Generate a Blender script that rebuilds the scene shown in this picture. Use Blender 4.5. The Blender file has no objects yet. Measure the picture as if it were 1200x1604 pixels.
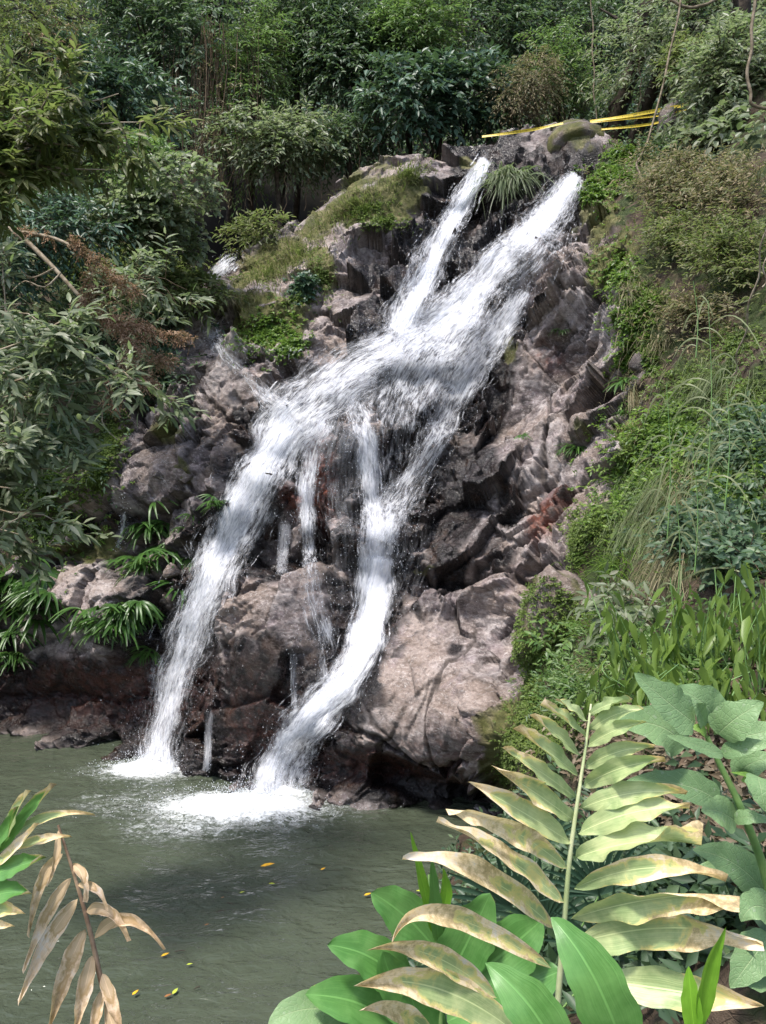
import bpy, math, random
import numpy as np
from mathutils import Vector, Matrix
from mathutils.bvhtree import BVHTree

# ------------------------------------------------------------------ camera, sky, sun, exposure
SC = bpy.context.scene
FOC, CX, CY, CAMZ = 1212.0, 600.0, 802.0, 4.2
cd = bpy.data.cameras.new("camera"); cam = bpy.data.objects.new("camera", cd)
SC.collection.objects.link(cam); SC.camera = cam
cam.location = (0, 0, CAMZ); cam.rotation_euler = (math.radians(90), 0, 0)
cd.sensor_fit = 'VERTICAL'; cd.sensor_height = 36; cd.sensor_width = 36; cd.lens = 36 * FOC / 1604
cd.clip_start = 0.05; cd.clip_end = 400
SUN_EL = math.radians(64); SUN_AZ = math.atan2(-0.50, -0.62)      # sun behind the camera, to the left and high
wd = bpy.data.worlds.new("World"); SC.world = wd; wd.use_nodes = True
wn = wd.node_tree; wbg = wn.nodes["Background"]
sky = wn.nodes.new("ShaderNodeTexSky"); sky.sky_type = 'NISHITA'; sky.sun_disc = False
sky.sun_elevation = SUN_EL; sky.sun_rotation = SUN_AZ; sky.dust_density = 2.5; sky.ozone_density = 1.0
wn.links.new(sky.outputs[0], wbg.inputs[0]); wbg.inputs[1].default_value = 0.15
sl = bpy.data.lights.new("sun", 'SUN'); sl.energy = 2.7; sl.angle = math.radians(7.0); sl.color = (1.0, 0.95, 0.88)
sun = bpy.data.objects.new("sun", sl); SC.collection.objects.link(sun)
sdir = Vector((math.sin(SUN_AZ) * math.cos(SUN_EL), math.cos(SUN_AZ) * math.cos(SUN_EL), math.sin(SUN_EL)))
sun.rotation_euler = sdir.to_track_quat('Z', 'Y').to_euler(); sun.location = sdir * 60
SC.view_settings.view_transform = 'Standard'; SC.view_settings.look = 'None'
SC.view_settings.gamma = 1; SC.view_settings.use_curve_mapping = False
SC.view_settings.exposure = 1.08
SC.cycles.transparent_max_bounces = 32; SC.cycles.max_bounces = 7; SC.cycles.diffuse_bounces = 3
SC.cycles.use_denoising = True
np.seterr(all="ignore")
RS = np.random.RandomState(7); RD = random.Random(7)

# ------------------------------------------------------------------ helpers
def P(px, py, Y):
    return Vector(((px - CX) / FOC * Y, Y, CAMZ - (py - CY) / FOC * Y))
def wY(py):
    return CAMZ * FOC / (py - CY)
def tag(o, label=None, cat=None, group=None, kind=None):
    if label: o['label'] = label
    if cat: o['category'] = cat
    if group: o['group'] = group
    if kind: o['kind'] = kind
    return o
def link(o, parent=None):
    SC.collection.objects.link(o)
    if parent: o.parent = parent
    return o
def empty(name, loc=(0, 0, 0), **k):
    o = bpy.data.objects.new(name, None); o.location = loc; o.empty_display_size = .1
    link(o); return tag(o, **k)
def mesh(name, V, faces, smooth=True, uv=None, attrs=None):
    """V (n,3); faces = list of int arrays (m,k)"""
    me = bpy.data.meshes.new(name)
    V = np.asarray(V, dtype=np.float32)
    faces = [np.asarray(f, dtype=np.int32) for f in faces if len(f)]
    me.vertices.add(len(V)); me.vertices.foreach_set("co", V.ravel())
    nl = sum(f.size for f in faces); nf = sum(len(f) for f in faces)
    me.loops.add(nl); me.polygons.add(nf)
    li = np.concatenate([f.ravel() for f in faces])
    sizes = np.concatenate([np.full(len(f), f.shape[1], dtype=np.int32) for f in faces])
    starts = np.concatenate([[0], np.cumsum(sizes)[:-1]]).astype(np.int32)
    me.loops.foreach_set("vertex_index", li)
    me.polygons.foreach_set("loop_start", starts); me.polygons.foreach_set("loop_total", sizes)
    me.polygons.foreach_set("use_smooth", np.full(nf, smooth, dtype=bool))
    if uv is not None:
        l = me.uv_layers.new(name="UVMap")
        l.data.foreach_set("uv", np.asarray(uv, dtype=np.float32)[li].ravel())
    if attrs:
        for k, a in attrs.items():
            a = np.asarray(a, dtype=np.float32)
            if a.ndim == 1:
                at = me.attributes.new(k, 'FLOAT', 'POINT'); at.data.foreach_set("value", a)
            else:
                if a.shape[1] == 3: a = np.hstack([a, np.ones((len(a), 1), np.float32)])
                at = me.attributes.new(k, 'FLOAT_COLOR', 'POINT'); at.data.foreach_set("color", a.astype(np.float32).ravel())
    me.update(calc_edges=True)
    return me
def obj(name, me, mat=None, parent=None, loc=None):
    o = bpy.data.objects.new(name, me)
    if mat and not me.materials: me.materials.append(mat)
    if loc is not None: o.location = loc
    return link(o, parent)
def grid_faces(nu, nv):
    i = np.arange(nu - 1)[:, None] * nv + np.arange(nv - 1)[None, :]
    return np.stack([i, i + 1, i + nv + 1, i + nv], -1).reshape(-1, 4)
def tube(pts, rad, sides=6):
    pts = [Vector(p) for p in pts]; n = len(pts); V = []; 
    if not hasattr(rad, '__len__'): rad = [rad] * n
    up = Vector((0.3, 0.2, 1)).normalized()
    for i, p in enumerate(pts):
        t = (pts[min(i + 1, n - 1)] - pts[max(i - 1, 0)]).normalized()
        a = t.cross(up)
        if a.length < .1: a = t.cross(Vector((1, 0, 0)))
        a.normalize(); b = t.cross(a)
        for k in range(sides):
            th = 2 * math.pi * k / sides
            V.append(p + (a * math.cos(th) + b * math.sin(th)) * rad[i])
    F = []
    for i in range(n - 1):
        for k in range(sides):
            k2 = (k + 1) % sides
            F.append((i * sides + k, i * sides + k2, (i + 1) * sides + k2, (i + 1) * sides + k))
    return np.array([tuple(v) for v in V]), np.array(F)
def join(parts):
    Vs, Fs, off = [], [], 0
    for V, F in parts:
        Vs.append(np.asarray(V)); 
        for f in (F if isinstance(F, list) else [F]):
            if len(f): Fs.append(np.asarray(f) + off)
        off += len(V)
    return np.concatenate(Vs), Fs
def spline(pts, n):
    """Catmull-Rom through rows of pts, n samples"""
    p = np.asarray(pts, float); m = len(p)
    t = np.linspace(0, m - 1, n); i = np.minimum(t.astype(int), m - 2); f = (t - i)[:, None]
    p0 = p[np.maximum(i - 1, 0)]; p1 = p[i]; p2 = p[i + 1]; p3 = p[np.minimum(i + 2, m - 1)]
    return .5 * ((2 * p1) + (-p0 + p2) * f + (2 * p0 - 5 * p1 + 4 * p2 - p3) * f ** 2 + (-p0 + 3 * p1 - 3 * p2 + p3) * f ** 3)
def sm(x, a, b):
    t = np.clip((x - a) / (b - a), 0, 1); return t * t * (3 - 2 * t)
def _h(ix, iy, iz, s):
    h = (ix.astype(np.int64) * 374761393 + iy.astype(np.int64) * 668265263 + iz.astype(np.int64) * 2147483647 + s * 974711) & 0xFFFFFFFF
    h = ((h ^ (h >> 13)) * 1274126177) & 0xFFFFFFFF
    h = ((h ^ (h >> 16)) * 2246822519) & 0xFFFFFFFF
    return ((h ^ (h >> 15)) & 0xFFFFFF) / float(0xFFFFFF)
def vnoise(x, y, z, s=0):
    xi, yi, zi = np.floor(x), np.floor(y), np.floor(z)
    fx, fy, fz = x - xi, y - yi, z - zi
    fx, fy, fz = [f * f * f * (f * (f * 6 - 15) + 10) for f in (fx, fy, fz)]
    r = 0
    for a in (0, 1):
        wx = fx if a else 1 - fx
        for b in (0, 1):
            wy = fy if b else 1 - fy
            for c in (0, 1):
                wz = fz if c else 1 - fz
                r = r + wx * wy * wz * _h(xi + a, yi + b, zi + c, s)
    return r * 2 - 1
def fbm(x, y, z, octv=4, s=0, gain=.5):
    r = 0; a = 1; t = 0
    for o in range(octv):
        r = r + a * vnoise(x * 2 ** o + 17.3 * o, y * 2 ** o - 9.1 * o, z * 2 ** o + 3.7 * o, s + o); t += a; a *= gain
    return r / t
def worley(a, b, s=0, jit=.9):
    """2-D Worley: returns cell hash id, facet offset, facet tilt value, edge distance"""
    ia, ib = np.floor(a), np.floor(b)
    d1 = np.full(a.shape, 9e9); d2 = d1.copy(); c1 = [np.zeros_like(a) for _ in range(4)]; c2 = [np.zeros_like(a) for _ in range(2)]
    for i in (-1, 0, 1):
        for j in (-1, 0, 1):
            ca, cb = ia + i, ib + j
            pa = ca + .5 + jit * (_h(ca, cb, ca * 0, s) - .5); pb = cb + .5 + jit * (_h(ca, cb, ca * 0 + 1, s) - .5)
            d = (pa - a) ** 2 + (pb - b) ** 2
            n = d < d1; n2 = (~n) & (d < d2)
            d2 = np.where(n, d1, np.where(n2, d, d2))
            c2[0] = np.where(n, c1[0], np.where(n2, pa, c2[0])); c2[1] = np.where(n, c1[1], np.where(n2, pb, c2[1]))
            d1 = np.where(n, d, d1)
            for k, v in enumerate((pa, pb, ca, cb)): c1[k] = np.where(n, v, c1[k])
    edge = (d2 - d1) / (2 * np.sqrt((c1[0] - c2[0]) ** 2 + (c1[1] - c2[1]) ** 2) + 1e-6)
    ca, cb = c1[2], c1[3]; z = ca * 0
    off = _h(ca, cb, z + 5, s); ga = _h(ca, cb, z + 6, s) - .5; gb = _h(ca, cb, z + 7, s) - .5
    tilt = ga * (a - c1[0]) + gb * (b - c1[1])
    return (ca.astype(np.int64) * 10007 + cb.astype(np.int64)), off, tilt, edge
def blob(px, py, cx, cy, rx, ry, ang=0, p=1.0):
    a = math.radians(ang); dx, dy = px - cx, py - cy
    u = (dx * math.cos(a) + dy * math.sin(a)) / rx; v = (-dx * math.sin(a) + dy * math.cos(a)) / ry
    return np.exp(-(u * u + v * v) ** p)
def poly_d(px, py, pts):
    """distance in px to polyline"""
    r = np.full(px.shape, 1e9)
    for (x0, y0), (x1, y1) in zip(pts[:-1], pts[1:]):
        dx, dy = x1 - x0, y1 - y0; t = np.clip(((px - x0) * dx + (py - y0) * dy) / (dx * dx + dy * dy), 0, 1)
        r = np.minimum(r, np.hypot(px - x0 - t * dx, py - y0 - t * dy))
    return r

# ------------------------------------------------------------------ node helper
class NT:
    def __init__(s, name):
        s.m = bpy.data.materials.new(name); s.m.use_nodes = True; s.t = s.m.node_tree
        s.t.nodes.clear(); s.out = s.t.nodes.new("ShaderNodeOutputMaterial")
    def n(s, typ, ins=None, **kw):
        nd = s.t.nodes.new("ShaderNode" + typ)
        for k, v in kw.items(): setattr(nd, k, v)
        for k, v in (ins or {}).items():
            i = nd.inputs[k]
            if isinstance(v, bpy.types.NodeSocket): s.t.links.new(v, i)
            else: i.default_value = v
        return nd
    def math(s, op, a, b=None, c=None, clamp=False):
        ins = {0: a}
        if b is not None: ins[1] = b
        if c is not None: ins[2] = c
        return s.n("Math", ins, operation=op, use_clamp=clamp).outputs[0]
    def mix(s, f, a, b, typ='RGBA', blend='MIX'):
        nd = s.t.nodes.new("ShaderNodeMix"); nd.data_type = typ; nd.blend_type = blend
        k = {'RGBA': (0, 6, 7, 2), 'FLOAT': (0, 2, 3, 0)}[typ]
        for idx, v in zip(k[:3], (f, a, b)):
            if isinstance(v, bpy.types.NodeSocket): s.t.links.new(v, nd.inputs[idx])
            else:
                if typ == 'RGBA' and idx != 0 and len(v) == 3: v = (*v, 1)
                nd.inputs[idx].default_value = v
        return nd.outputs[k[3]]
    def ramp(s, f, stops, interp='LINEAR'):
        nd = s.n("ValToRGB", {0: f}); cr = nd.color_ramp; cr.interpolation = interp
        while len(cr.elements) < len(stops): cr.elements.new(.5)
        for e, (p, c) in zip(cr.elements, stops):
            e.position = p; e.color = (*c, 1) if hasattr(c, '__len__') else (c, c, c, 1)
        return nd.outputs[0]
    def step(s, v, a, b):
        return s.n("MapRange", {0: v, 1: a, 2: b, 3: 0.0, 4: 1.0}, interpolation_type='SMOOTHSTEP').outputs[0]
    def noise(s, scale, detail=4, rough=.55, vec=None, dist=0, typ='FBM'):
        ins = {'Scale': scale, 'Detail': detail, 'Roughness': rough, 'Distortion': dist}
        if vec is not None: ins['Vector'] = vec
        return s.n("TexNoise", ins).outputs[0]
    def surf(s, sh):
        s.t.links.new(sh, s.out.inputs[0]); return s.m

def leaf_mat(name, cols, rough=.46, trans=.35, spec=.38, dark=None):
    """per-leaf colour variation, translucent"""
    t = NT(name); g = t.n("NewGeometry")
    n = len(cols); c = t.ramp(g.outputs['Random Per Island'], [(i / max(1, n - 1), q) for i, q in enumerate(cols)])
    nz = t.noise(1.3, 2, vec=t.n("NewGeometry").outputs['Position'])
    c = t.mix(t.step(nz, .35, .65), t.mix(.2, c, (0.03, 0.05, 0.02)), c)
    p = t.n("BsdfPrincipled", {'Base Color': c, 'Roughness': rough, 'Specular IOR Level': spec})
    tr = t.n("BsdfTranslucent", {'Color': t.mix(.45, t.mix(1.0, c, (1.5, 1.5, 1.3), blend='MULTIPLY'), (0.14, 0.24, 0.05))})
    m = t.n("MixShader", {0: trans, 1: p.outputs[0], 2: tr.outputs[0]})
    return t.surf(m.outputs[0])
def plain(name, col, rough=.7, spec=.3, col2=None, scale=20, bump=0):
    t = NT(name); nz = t.noise(scale, 5, vec=t.n("TexCoord").outputs['Object'])
    c = t.mix(t.step(nz, .35, .65), col, col2 or tuple(x * .6 for x in col))
    ins = {'Base Color': c, 'Roughness': rough, 'Specular IOR Level': spec}
    if bump: ins['Normal'] = t.n("Bump", {'Strength': bump, 'Distance': .02, 'Height': nz}).outputs[0]
    return t.surf(t.n("BsdfPrincipled", ins).outputs[0])
# ------------------------------------------------------------------ terrain relief: smooth base surface through measured points
WL = [(-450, 1311), (-200, 1200), (0, 1150), (100, 1162), (210, 1180), (330, 1212), (400, 1226), (480, 1238), (600, 1264),
      (700, 1266), (765, 1256), (715, 1330), (650, 1430), (570, 1520), (500, 1650)]
CP = [(x, y, wY(y)) for x, y in WL]
CP += [(0, 1000, 14.9), (0, 800, 15.2), (100, 950, 14.5), (200, 950, 13.9), (200, 780, 14.4), (0, 600, 15.6), (150, 560, 15.6),
       (60, 400, 16.6), (200, 400, 17.2), (270, 1050, 13.4), (250, 900, 13.9), (330, 1120, 12.6), (430, 1050, 12.1), (430, 950, 12.6),
       (430, 800, 13.5), (330, 650, 14.6), (330, 520, 16.0), (340, 430, 17.2), (480, 600, 14.3), (480, 450, 16.0),
       (560, 300, 17.5), (640, 250, 18.0), (540, 520, 15.0), (650, 520, 14.7), (650, 650, 13.6), (600, 800, 12.9),
       (620, 950, 11.9), (650, 1100, 11.1), (760, 1000, 11.4), (780, 850, 12.1), (850, 700, 12.5), (900, 600, 12.9),
       (870, 450, 14.0), (900, 300, 16.0), (780, 230, 17.6), (900, 195, 17.6), (970, 240, 16.2), (700, 380, 16.4),
       (1000, 400, 12.4), (1000, 600, 11.0), (980, 750, 10.2), (1090, 190, 15.0), (1200, 60, 14.5), (1200, 300, 10.8),
       (1200, 500, 8.8), (1200, 700, 7.1), (1200, 900, 5.5), (1100, 900, 6.4), (1000, 900, 8.0), (920, 900, 9.4), (860, 900, 10.6),
       (835, 1050, 9.4), (900, 1050, 7.6), (1000, 1050, 5.8), (1200, 1050, 4.3), (790, 1200, 9.4), (850, 1200, 7.6),
       (1000, 1200, 4.8), (1200, 1200, 3.5), (800, 1320, 7.8), (900, 1300, 5.8), (1200, 1350, 3.0), (740, 1400, 6.6), (700, 1500, 5.6),
       (800, 1500, 4.3), (1000, 1500, 3.2), (1200, 1600, 2.6), (900, 1700, 2.9), (700, 1700, 4.2),
       (1600, 600, 5.5), (1600, 1200, 3.0), (1600, 200, 9), (1700, 1700, 2.5), (-450, 800, 10.5), (-450, 500, 12.5), (-450, 200, 15)]
CP += [(x, y, wY(y) * 1.13) for x, y in [(0, 1300), (200, 1350), (400, 1350), (560, 1370), (300, 1600), (0, 1600), (-450, 1650), (430, 1520), (640, 1320), (100, 1230)]]
CP = np.array(CP, float)
def _phi(r): return np.sqrt(r * r + 45.0 ** 2)
_A = _phi(np.hypot(CP[:, 0][:, None] - CP[:, 0], CP[:, 1][:, None] - CP[:, 1])) - 1.5 * np.eye(len(CP))
_Pm = np.stack([np.ones(len(CP)), CP[:, 0] / 1000, CP[:, 1] / 1000], 1)
_M = np.block([[_A, _Pm], [_Pm.T, np.zeros((3, 3))]])
_w = np.linalg.solve(_M, np.concatenate([np.log(CP[:, 2]), np.zeros(3)]))
def baseY(px, py):
    r = _w[-3] + _w[-2] * px / 1000 + _w[-1] * py / 1000
    for (cx, cy, _), w in zip(CP, _w[:-3]): r = r + w * _phi(np.hypot(px - cx, py - cy))
    return np.exp(r)
SIL = np.array([(-600, 60), (-300, 120), (0, 190), (150, 270), (260, 385), (330, 428), (370, 405), (450, 352), (540, 296), (600, 262), (640, 250),
                (700, 238), (745, 228), (780, 215), (860, 197), (905, 190), (930, 200), (955, 222), (980, 240), (1010, 226), (1085, 186), (1140, 130), (1200, 70), (1400, 0), (1800, -100)], float)
def sil(px): return np.interp(px, SIL[:, 0], SIL[:, 1])

pxs = np.concatenate([np.arange(-600, -20, 9), np.arange(-20, 1020, 2.3), np.arange(1020, 1210, 3.5), np.arange(1214, 1750, 12)])
NR = 600; tt = np.linspace(0, 1, NR) ** 1.0
PX = np.repeat(pxs[:, None], NR, 1); S0 = sil(pxs)[:, None]
PY = S0 + (1700 - S0) * (tt[None, :] * .62 + .38 * tt[None, :] ** 1.6)
YB = baseY(PX, PY)
# smooth relief features (toward the viewer positive, metres)
REL = [(655, 1110, 135, 110, 20, .75), (440, 1010, 85, 110, 0, .75), (270, 1060, 60, 150, 8, -.55), (545, 700, 55, 65, 0, .35),
       (190, 745, 120, 45, -15, .55), (140, 835, 110, 50, -5, -.55), (560, 1010, 40, 90, 15, -.35), (430, 860, 60, 30, 0, -.35), (470, 790, 60, 40, 0, .25),
       (330, 700, 90, 70, 0, .30), (120, 1010, 110, 60, 0, .25), (100, 1110, 120, 40, 0, -.30), (870, 450, 60, 50, 10, .40),
       (760, 610, 30, 110, 25, -.35), (760, 860, 60, 50, 0, .25), (730, 940, 110, 22, -10, .18), (720, 905, 110, 14, -8, -.25),
       (560, 520, 60, 50, 0, .25), (430, 480, 80, 45, -20, .4), (610, 300, 80, 45, -25, .35), (905, 225, 60, 30, 0, .3), (800, 290, 45, 40, 0, .25),
       (900, 700, 60, 120, 35, .3), (600, 1210, 130, 25, 8, -.35), (520, 1190, 50, 40, 0, .15), (520, 440, 60, 40, -30, .25), (985, 480, 50, 60, 0, .3),
       (790, 1150, 25, 120, 5, -.3), (360, 1120, 40, 80, 0, .15), (640, 395, 50, 18, -15, -.3), (930, 830, 60, 40, 0, .3)]
HB = np.zeros_like(PX)
for cx, cy, rx, ry, an, h in REL: HB += h * blob(PX, PY, cx, cy, rx, ry, an, 1.3)
X = (PX - CX) / FOC * YB; Z = CAMZ - (PY - CY) / FOC * YB
base = np.stack([X, YB, Z], -1)
def normals(G):
    du = np.gradient(G, axis=0); dv = np.gradient(G, axis=1)
    n = -np.cross(du, dv); n /= np.linalg.norm(n, axis=-1, keepdims=True) + 1e-9
    return n
NB = normals(base); NB = NB * .55 + np.array([0, -.75, .3]) * .45; NB /= np.linalg.norm(NB, axis=-1, keepdims=True)
# masks in the photograph's frame of the cliff
n_lo = fbm(X * .9, YB * .9, Z * .9, 4, 11); n_mid = fbm(X * 3.1, YB * 3.1, Z * 3.1, 4, 21); n_hi = fbm(X * 9, YB * 9, Z * 9, 3, 31)
SOIL = np.clip(sm(PX - (990 - .0 * PY) + 25 * n_lo, -25, 25) * sm(PY, 150, 260), 0, 1)
for a in [((905, 870), (980, 760)), ]: pass
edge_r = np.interp(PY, [180, 260, 330, 420, 520, 640, 760, 860, 900, 1000, 1080, 1150, 1250, 1320], [985, 930, 945, 985, 1010, 1000, 985, 900, 885, 840, 825, 790, 775, 740])
SOIL = sm(PX - edge_r + 22 * n_mid, -8, 14)
edge_l = np.interp(PY, [150, 300, 420, 470, 560, 640, 740, 790, 860, 930, 1000], [260, 300, 310, 320, 260, 210, 190, 110, 60, 0, -80])
SOIL = np.maximum(SOIL, sm(edge_l - PX + 30 * n_mid, -10, 20))
SOIL = np.maximum(SOIL, sm(PY, 1275, 1300))
MOSS = np.zeros_like(PX)
for cx, cy, rx, ry, an, h in [(600, 330, 95, 30, -22, 1.0), (690, 262, 40, 15, -10, .5), (560, 300, 90, 26, -25, .75), (430, 420, 80, 45, -35, .95), (420, 520, 70, 42, -10, 1.2),
        (505, 430, 24, 50, -15, 1.0), (620, 345, 35, 18, 0, .9), (470, 490, 55, 20, 0, .5), (520, 345, 90, 40, -35, .8), (400, 440, 60, 40, -30, .8), (900, 225, 55, 30, 10, .8), (735, 258, 22, 12, 0, .8), (905, 480, 30, 20, 0, .35), (935, 330, 45, 70, 10, .8), (960, 420, 50, 70, 0, .9),
        (800, 545, 18, 40, 0, .6), (270, 690, 40, 25, 0, .8), (285, 750, 40, 25, 0, .6), (120, 850, 70, 40, 0, .8), (710, 820, 18, 60, 0, .45), (730, 715, 35, 20, 0, .5),
        (850, 1060, 30, 130, 8, .7), (790, 1180, 28, 90, 8, 1.0), (770, 480, 14, 20, 0, .3), (825, 690, 18, 16, 0, .6), (650, 895, 60, 4, 0, .5), (930, 690, 40, 22, 0, .5), (340, 470, 60, 40, 0, .5), (990, 680, 30, 40, 0, .8), (300, 570, 60, 25, 0, .4)]:
    MOSS = np.maximum(MOSS, h * blob(PX, PY, cx, cy, rx, ry, an, 1.2))
MOSS = sm(MOSS + .38 * n_mid + .12 * n_hi, .38, .72)
WET = np.zeros_like(PX)
for cx, cy, rx, ry, an, h in [(100, 1090, 190, 75, 5, 1.1), (235, 1060, 60, 150, 5, 1.1), (150, 812, 110, 24, -6, .8), (350, 1130, 55, 110, 0, 1.1), (420, 1060, 75, 60, 0, 1.0), (425, 1150, 60, 90, 0, 1.1),
        (430, 890, 70, 45, 0, .9), (600, 1215, 170, 42, 6, 1.2), (520, 1150, 55, 60, 0, 1.0), (700, 1200, 70, 40, 0, .7), (715, 770, 65, 130, 10, .95), (765, 600, 40, 120, 12, .95), (700, 880, 40, 60, 0, .7), (800, 800, 30, 50, 0, .7), (770, 880, 60, 40, 0, .5),
        (700, 440, 20, 95, 28, .75), (730, 330, 20, 60, 25, .6), (855, 310, 45, 30, 0, .75), (860, 430, 50, 40, 0, .45), (810, 510, 40, 30, 0, .6), (850, 600, 14, 60, 30, .4), (380, 650, 40, 32, 0, .75), (375, 740, 45, 50, 0, .8), (530, 760, 60, 90, 0, .6), (500, 860, 60, 60, 0, .6), (720, 1040, 22, 22, 0, .6),
        (600, 960, 50, 80, 10, .35), (580, 460, 34, 50, 0, .5), (650, 880, 90, 50, 0, .45), (700, 1240, 90, 30, 0, 1.1), (880, 790, 60, 10, -40, .8), (30, 1040, 90, 60, 0, .5), (820, 760, 20, 40, 0, .4), (440, 1190, 60, 50, 0, 1.0), (640, 600, 90, 130, 20, .55), (200, 880, 60, 40, 0, .3)]:
    WET = np.maximum(WET, h * blob(PX, PY, cx, cy, rx, ry, an, 1.3))
RED = np.zeros_like(PX)
for cx, cy, rx, ry, an, h in [(505, 750, 24, 60, 0, 1.3), (510, 800, 20, 25, 0, .8), (852, 825, 20, 36, 0, 1.0), (870, 800, 40, 14, -40, .6), (470, 800, 15, 20, 0, .9), (430, 1140, 60, 70, 0, .35), (180, 1080, 170, 50, 0, .40), (860, 560, 25, 20, 0, .4), (600, 1195, 160, 25, 0, .38), (700, 1180, 90, 40, 0, .35)]:
    RED = np.maximum(RED, h * blob(PX, PY, cx, cy, rx, ry, an, 1.2))
ROCK = (1 - SOIL) * (1 - .5 * sm(MOSS, .5, 1))
# fractured rock relief : anisotropic tilted blocks in three sizes, joints run down to the left
TH = np.interp(PX, [200, 450, 700, 900], [.25, .35, .75, .8])
UZ = Z * .9 + YB * .35
a0 = X * math.cos(.62) + UZ * math.sin(.62); b0 = -X * math.sin(.62) + UZ * math.cos(.62)
wx = .26 * fbm(X * 1.3, YB * 1.3, Z * 1.3, 3, 41); wy = .26 * fbm(X * 1.3 + 9, YB * 1.3, Z * 1.3, 3, 43)
id1, o1, t1, e1 = worley((a0 + wx) / 1.25, (b0 + wy) / .88, 3)
wx2 = wx + .04 * n_mid + .05 * n_hi; wy2 = wy + .04 * n_lo + .05 * fbm(X * 8, YB * 8, Z * 8, 2, 47)
wm = .10 * fbm(X * 2.2, YB * 2.2, Z * 2.2, 2, 44); wx2 = .35 * wx + wm + .018 * n_hi; wy2 = .35 * wy - wm + .018 * n_hi
id2, o2, t2, e2 = worley((a0 + wx2) / .46, (b0 + wy2) / .34, 5)
id3, o3, t3, e3 = worley((a0 * .9 - b0 * .43 + wx2) / .17, (b0 * .9 + a0 * .43 + wy2) / .12, 6)
smoothR = np.clip(1.0 * blob(PX, PY, 640, 1065, 165, 125, 15, 2) + .6 * blob(PX, PY, 120, 1080, 160, 60, 0, 2) + .6 * blob(PX, PY, 300, 200, 10, 10), 0, 1)   # the big worn boulder
smoothR = np.maximum(smoothR, .55 * blob(PX, PY, 370, 1080, 130, 120, 0, 2))
k1 = .32 * (o1 - .5) + 1.35 * t1; k2 = .17 * (o2 - .5) + .62 * t2; k3 = .07 * (o3 - .5) + .26 * t3
id4, o4, t4, e4 = worley((a0 * .6 + b0 * .8 + wx * .3) / .62, (-a0 * .8 + b0 * .6 + wy * .3) / .44, 8)
k2 = k2 + .12 * (o4 - .5) + .40 * t4 * .8
c1_ = 1 - sm(e1 * 1.0, .0, .05); c2_ = 1 - sm(e2 * .38, .0, .022); c3_ = 1 - sm(e3 * .14, 0, .010)
sel2 = sm(fbm(X * .8 + 3, YB * .8, Z * .8, 2, 51), -.35, .25)           # where the rock is broken small
smoothR = np.maximum(smoothR, np.clip(blob(PX, PY, 580, 318, 120, 48, -28, 2) + blob(PX, PY, 455, 405, 100, 55, -38, 2) + blob(PX, PY, 820, 232, 90, 26, 0, 2) + blob(PX, PY, 905, 212, 75, 45, 0, 2), 0, 1) * .85)
H = ROCK * (1 - .88 * smoothR) * (k1 + k2 * (.35 + .65 * sel2) + k3 * (.25 + .75 * sel2))
H -= ROCK * (.05 * c1_ * (1 - .6 * smoothR) + .03 * c2_ * (.3 + .7 * sel2) * (1 - .8 * smoothR) + .018 * c3_ * sel2 * (1 - smoothR))
strata = fbm(a0 * 2.2, b0 * 17.0, X * .5, 3, 61)
H += ROCK * (.012 * strata + .018 * n_mid + .014 * n_hi + .012 * fbm(X * 22, YB * 22, Z * 22, 3, 65))
H += SOIL * (.22 * n_lo + .10 * n_mid + .04 * n_hi) + MOSS * (.04 + .03 * n_hi)
CR = np.zeros_like(PX)
for w, d, pts in [(3.5, .22, [(690, 940), (760, 885), (830, 860), (880, 805), (925, 745)]), (3, .15, [(640, 897), (720, 905), (800, 900), (870, 930)]),
                  (2.5, .10, [(322, 620), (350, 645), (385, 665), (405, 690)]), (2.5, .12, [(310, 640), (312, 700), (300, 760), (330, 790)]),
                  (2.2, .04, [(750, 990), (735, 1050), (700, 1120), (690, 1180)]), (2.0, .03, [(560, 1060), (610, 1130), (640, 1170)]),
                  (3, .15, [(520, 1130), (600, 1150), (660, 1190), (750, 1180)]), (3, .14, [(840, 690), (900, 660), (950, 610), (990, 560)]),
                  (3, .14, [(800, 480), (860, 490), (930, 470), (990, 500)]), (3, .12, [(860, 620), (870, 700), (850, 760)]),
                  (4, .2, [(60, 880), (140, 868), (230, 850), (300, 880)]), (3, .12, [(150, 980), (240, 960), (300, 930)]),
                  (3, .12, [(390, 870), (440, 905), (500, 900), (560, 870)]), (3, .12, [(0, 1095), (90, 1085), (180, 1100), (300, 1060)])]:
    d_ = poly_d(PX + 9 * n_mid, PY + 9 * n_hi, pts); c = 1 - sm(d_, w * .4, w * 2.2); CR = np.maximum(CR, c); H -= d * c * ROCK
H += HB
for pts in ([(905, 268), (850, 345), (800, 420), (740, 490), (640, 560), (500, 625)], [(760, 560), (705, 640), (640, 750), (600, 850), (580, 960), (550, 1055), (430, 1210)], [(768, 240), (700, 355), (650, 460), (600, 540)], [(500, 625), (400, 760), (320, 920), (245, 1190)]):
    WET = np.maximum(WET, .82 * np.exp(-(poly_d(PX, PY, pts) / 78.0) ** 2))
WET = sm(WET * 1.15 + .25 * n_mid + .10 * n_hi + .25 * (o2 - .5) + .35 * (o1 - .5), .40, .66)
G = base + NB * H[..., None]
G[..., 1] = np.maximum(G[..., 1], .6)
TONE = np.clip(.5 + .9 * (o2 - .5) * sel2 + .7 * (o3 - .5) * (.3 + .7 * sel2) + .6 * (o4 - .5) + .35 * n_mid, 0, 1) * (1 - smoothR) + smoothR * (.70 + .5 * n_mid)
CRK = np.clip(np.maximum.reduce([CR, c1_ * .6 * (1 - .7 * smoothR), c2_ * .55 * (.3 + .7 * sel2) * (1 - .8 * smoothR), c3_ * .45 * sel2 * (1 - smoothR)]) * ROCK, 0, 1)
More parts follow.
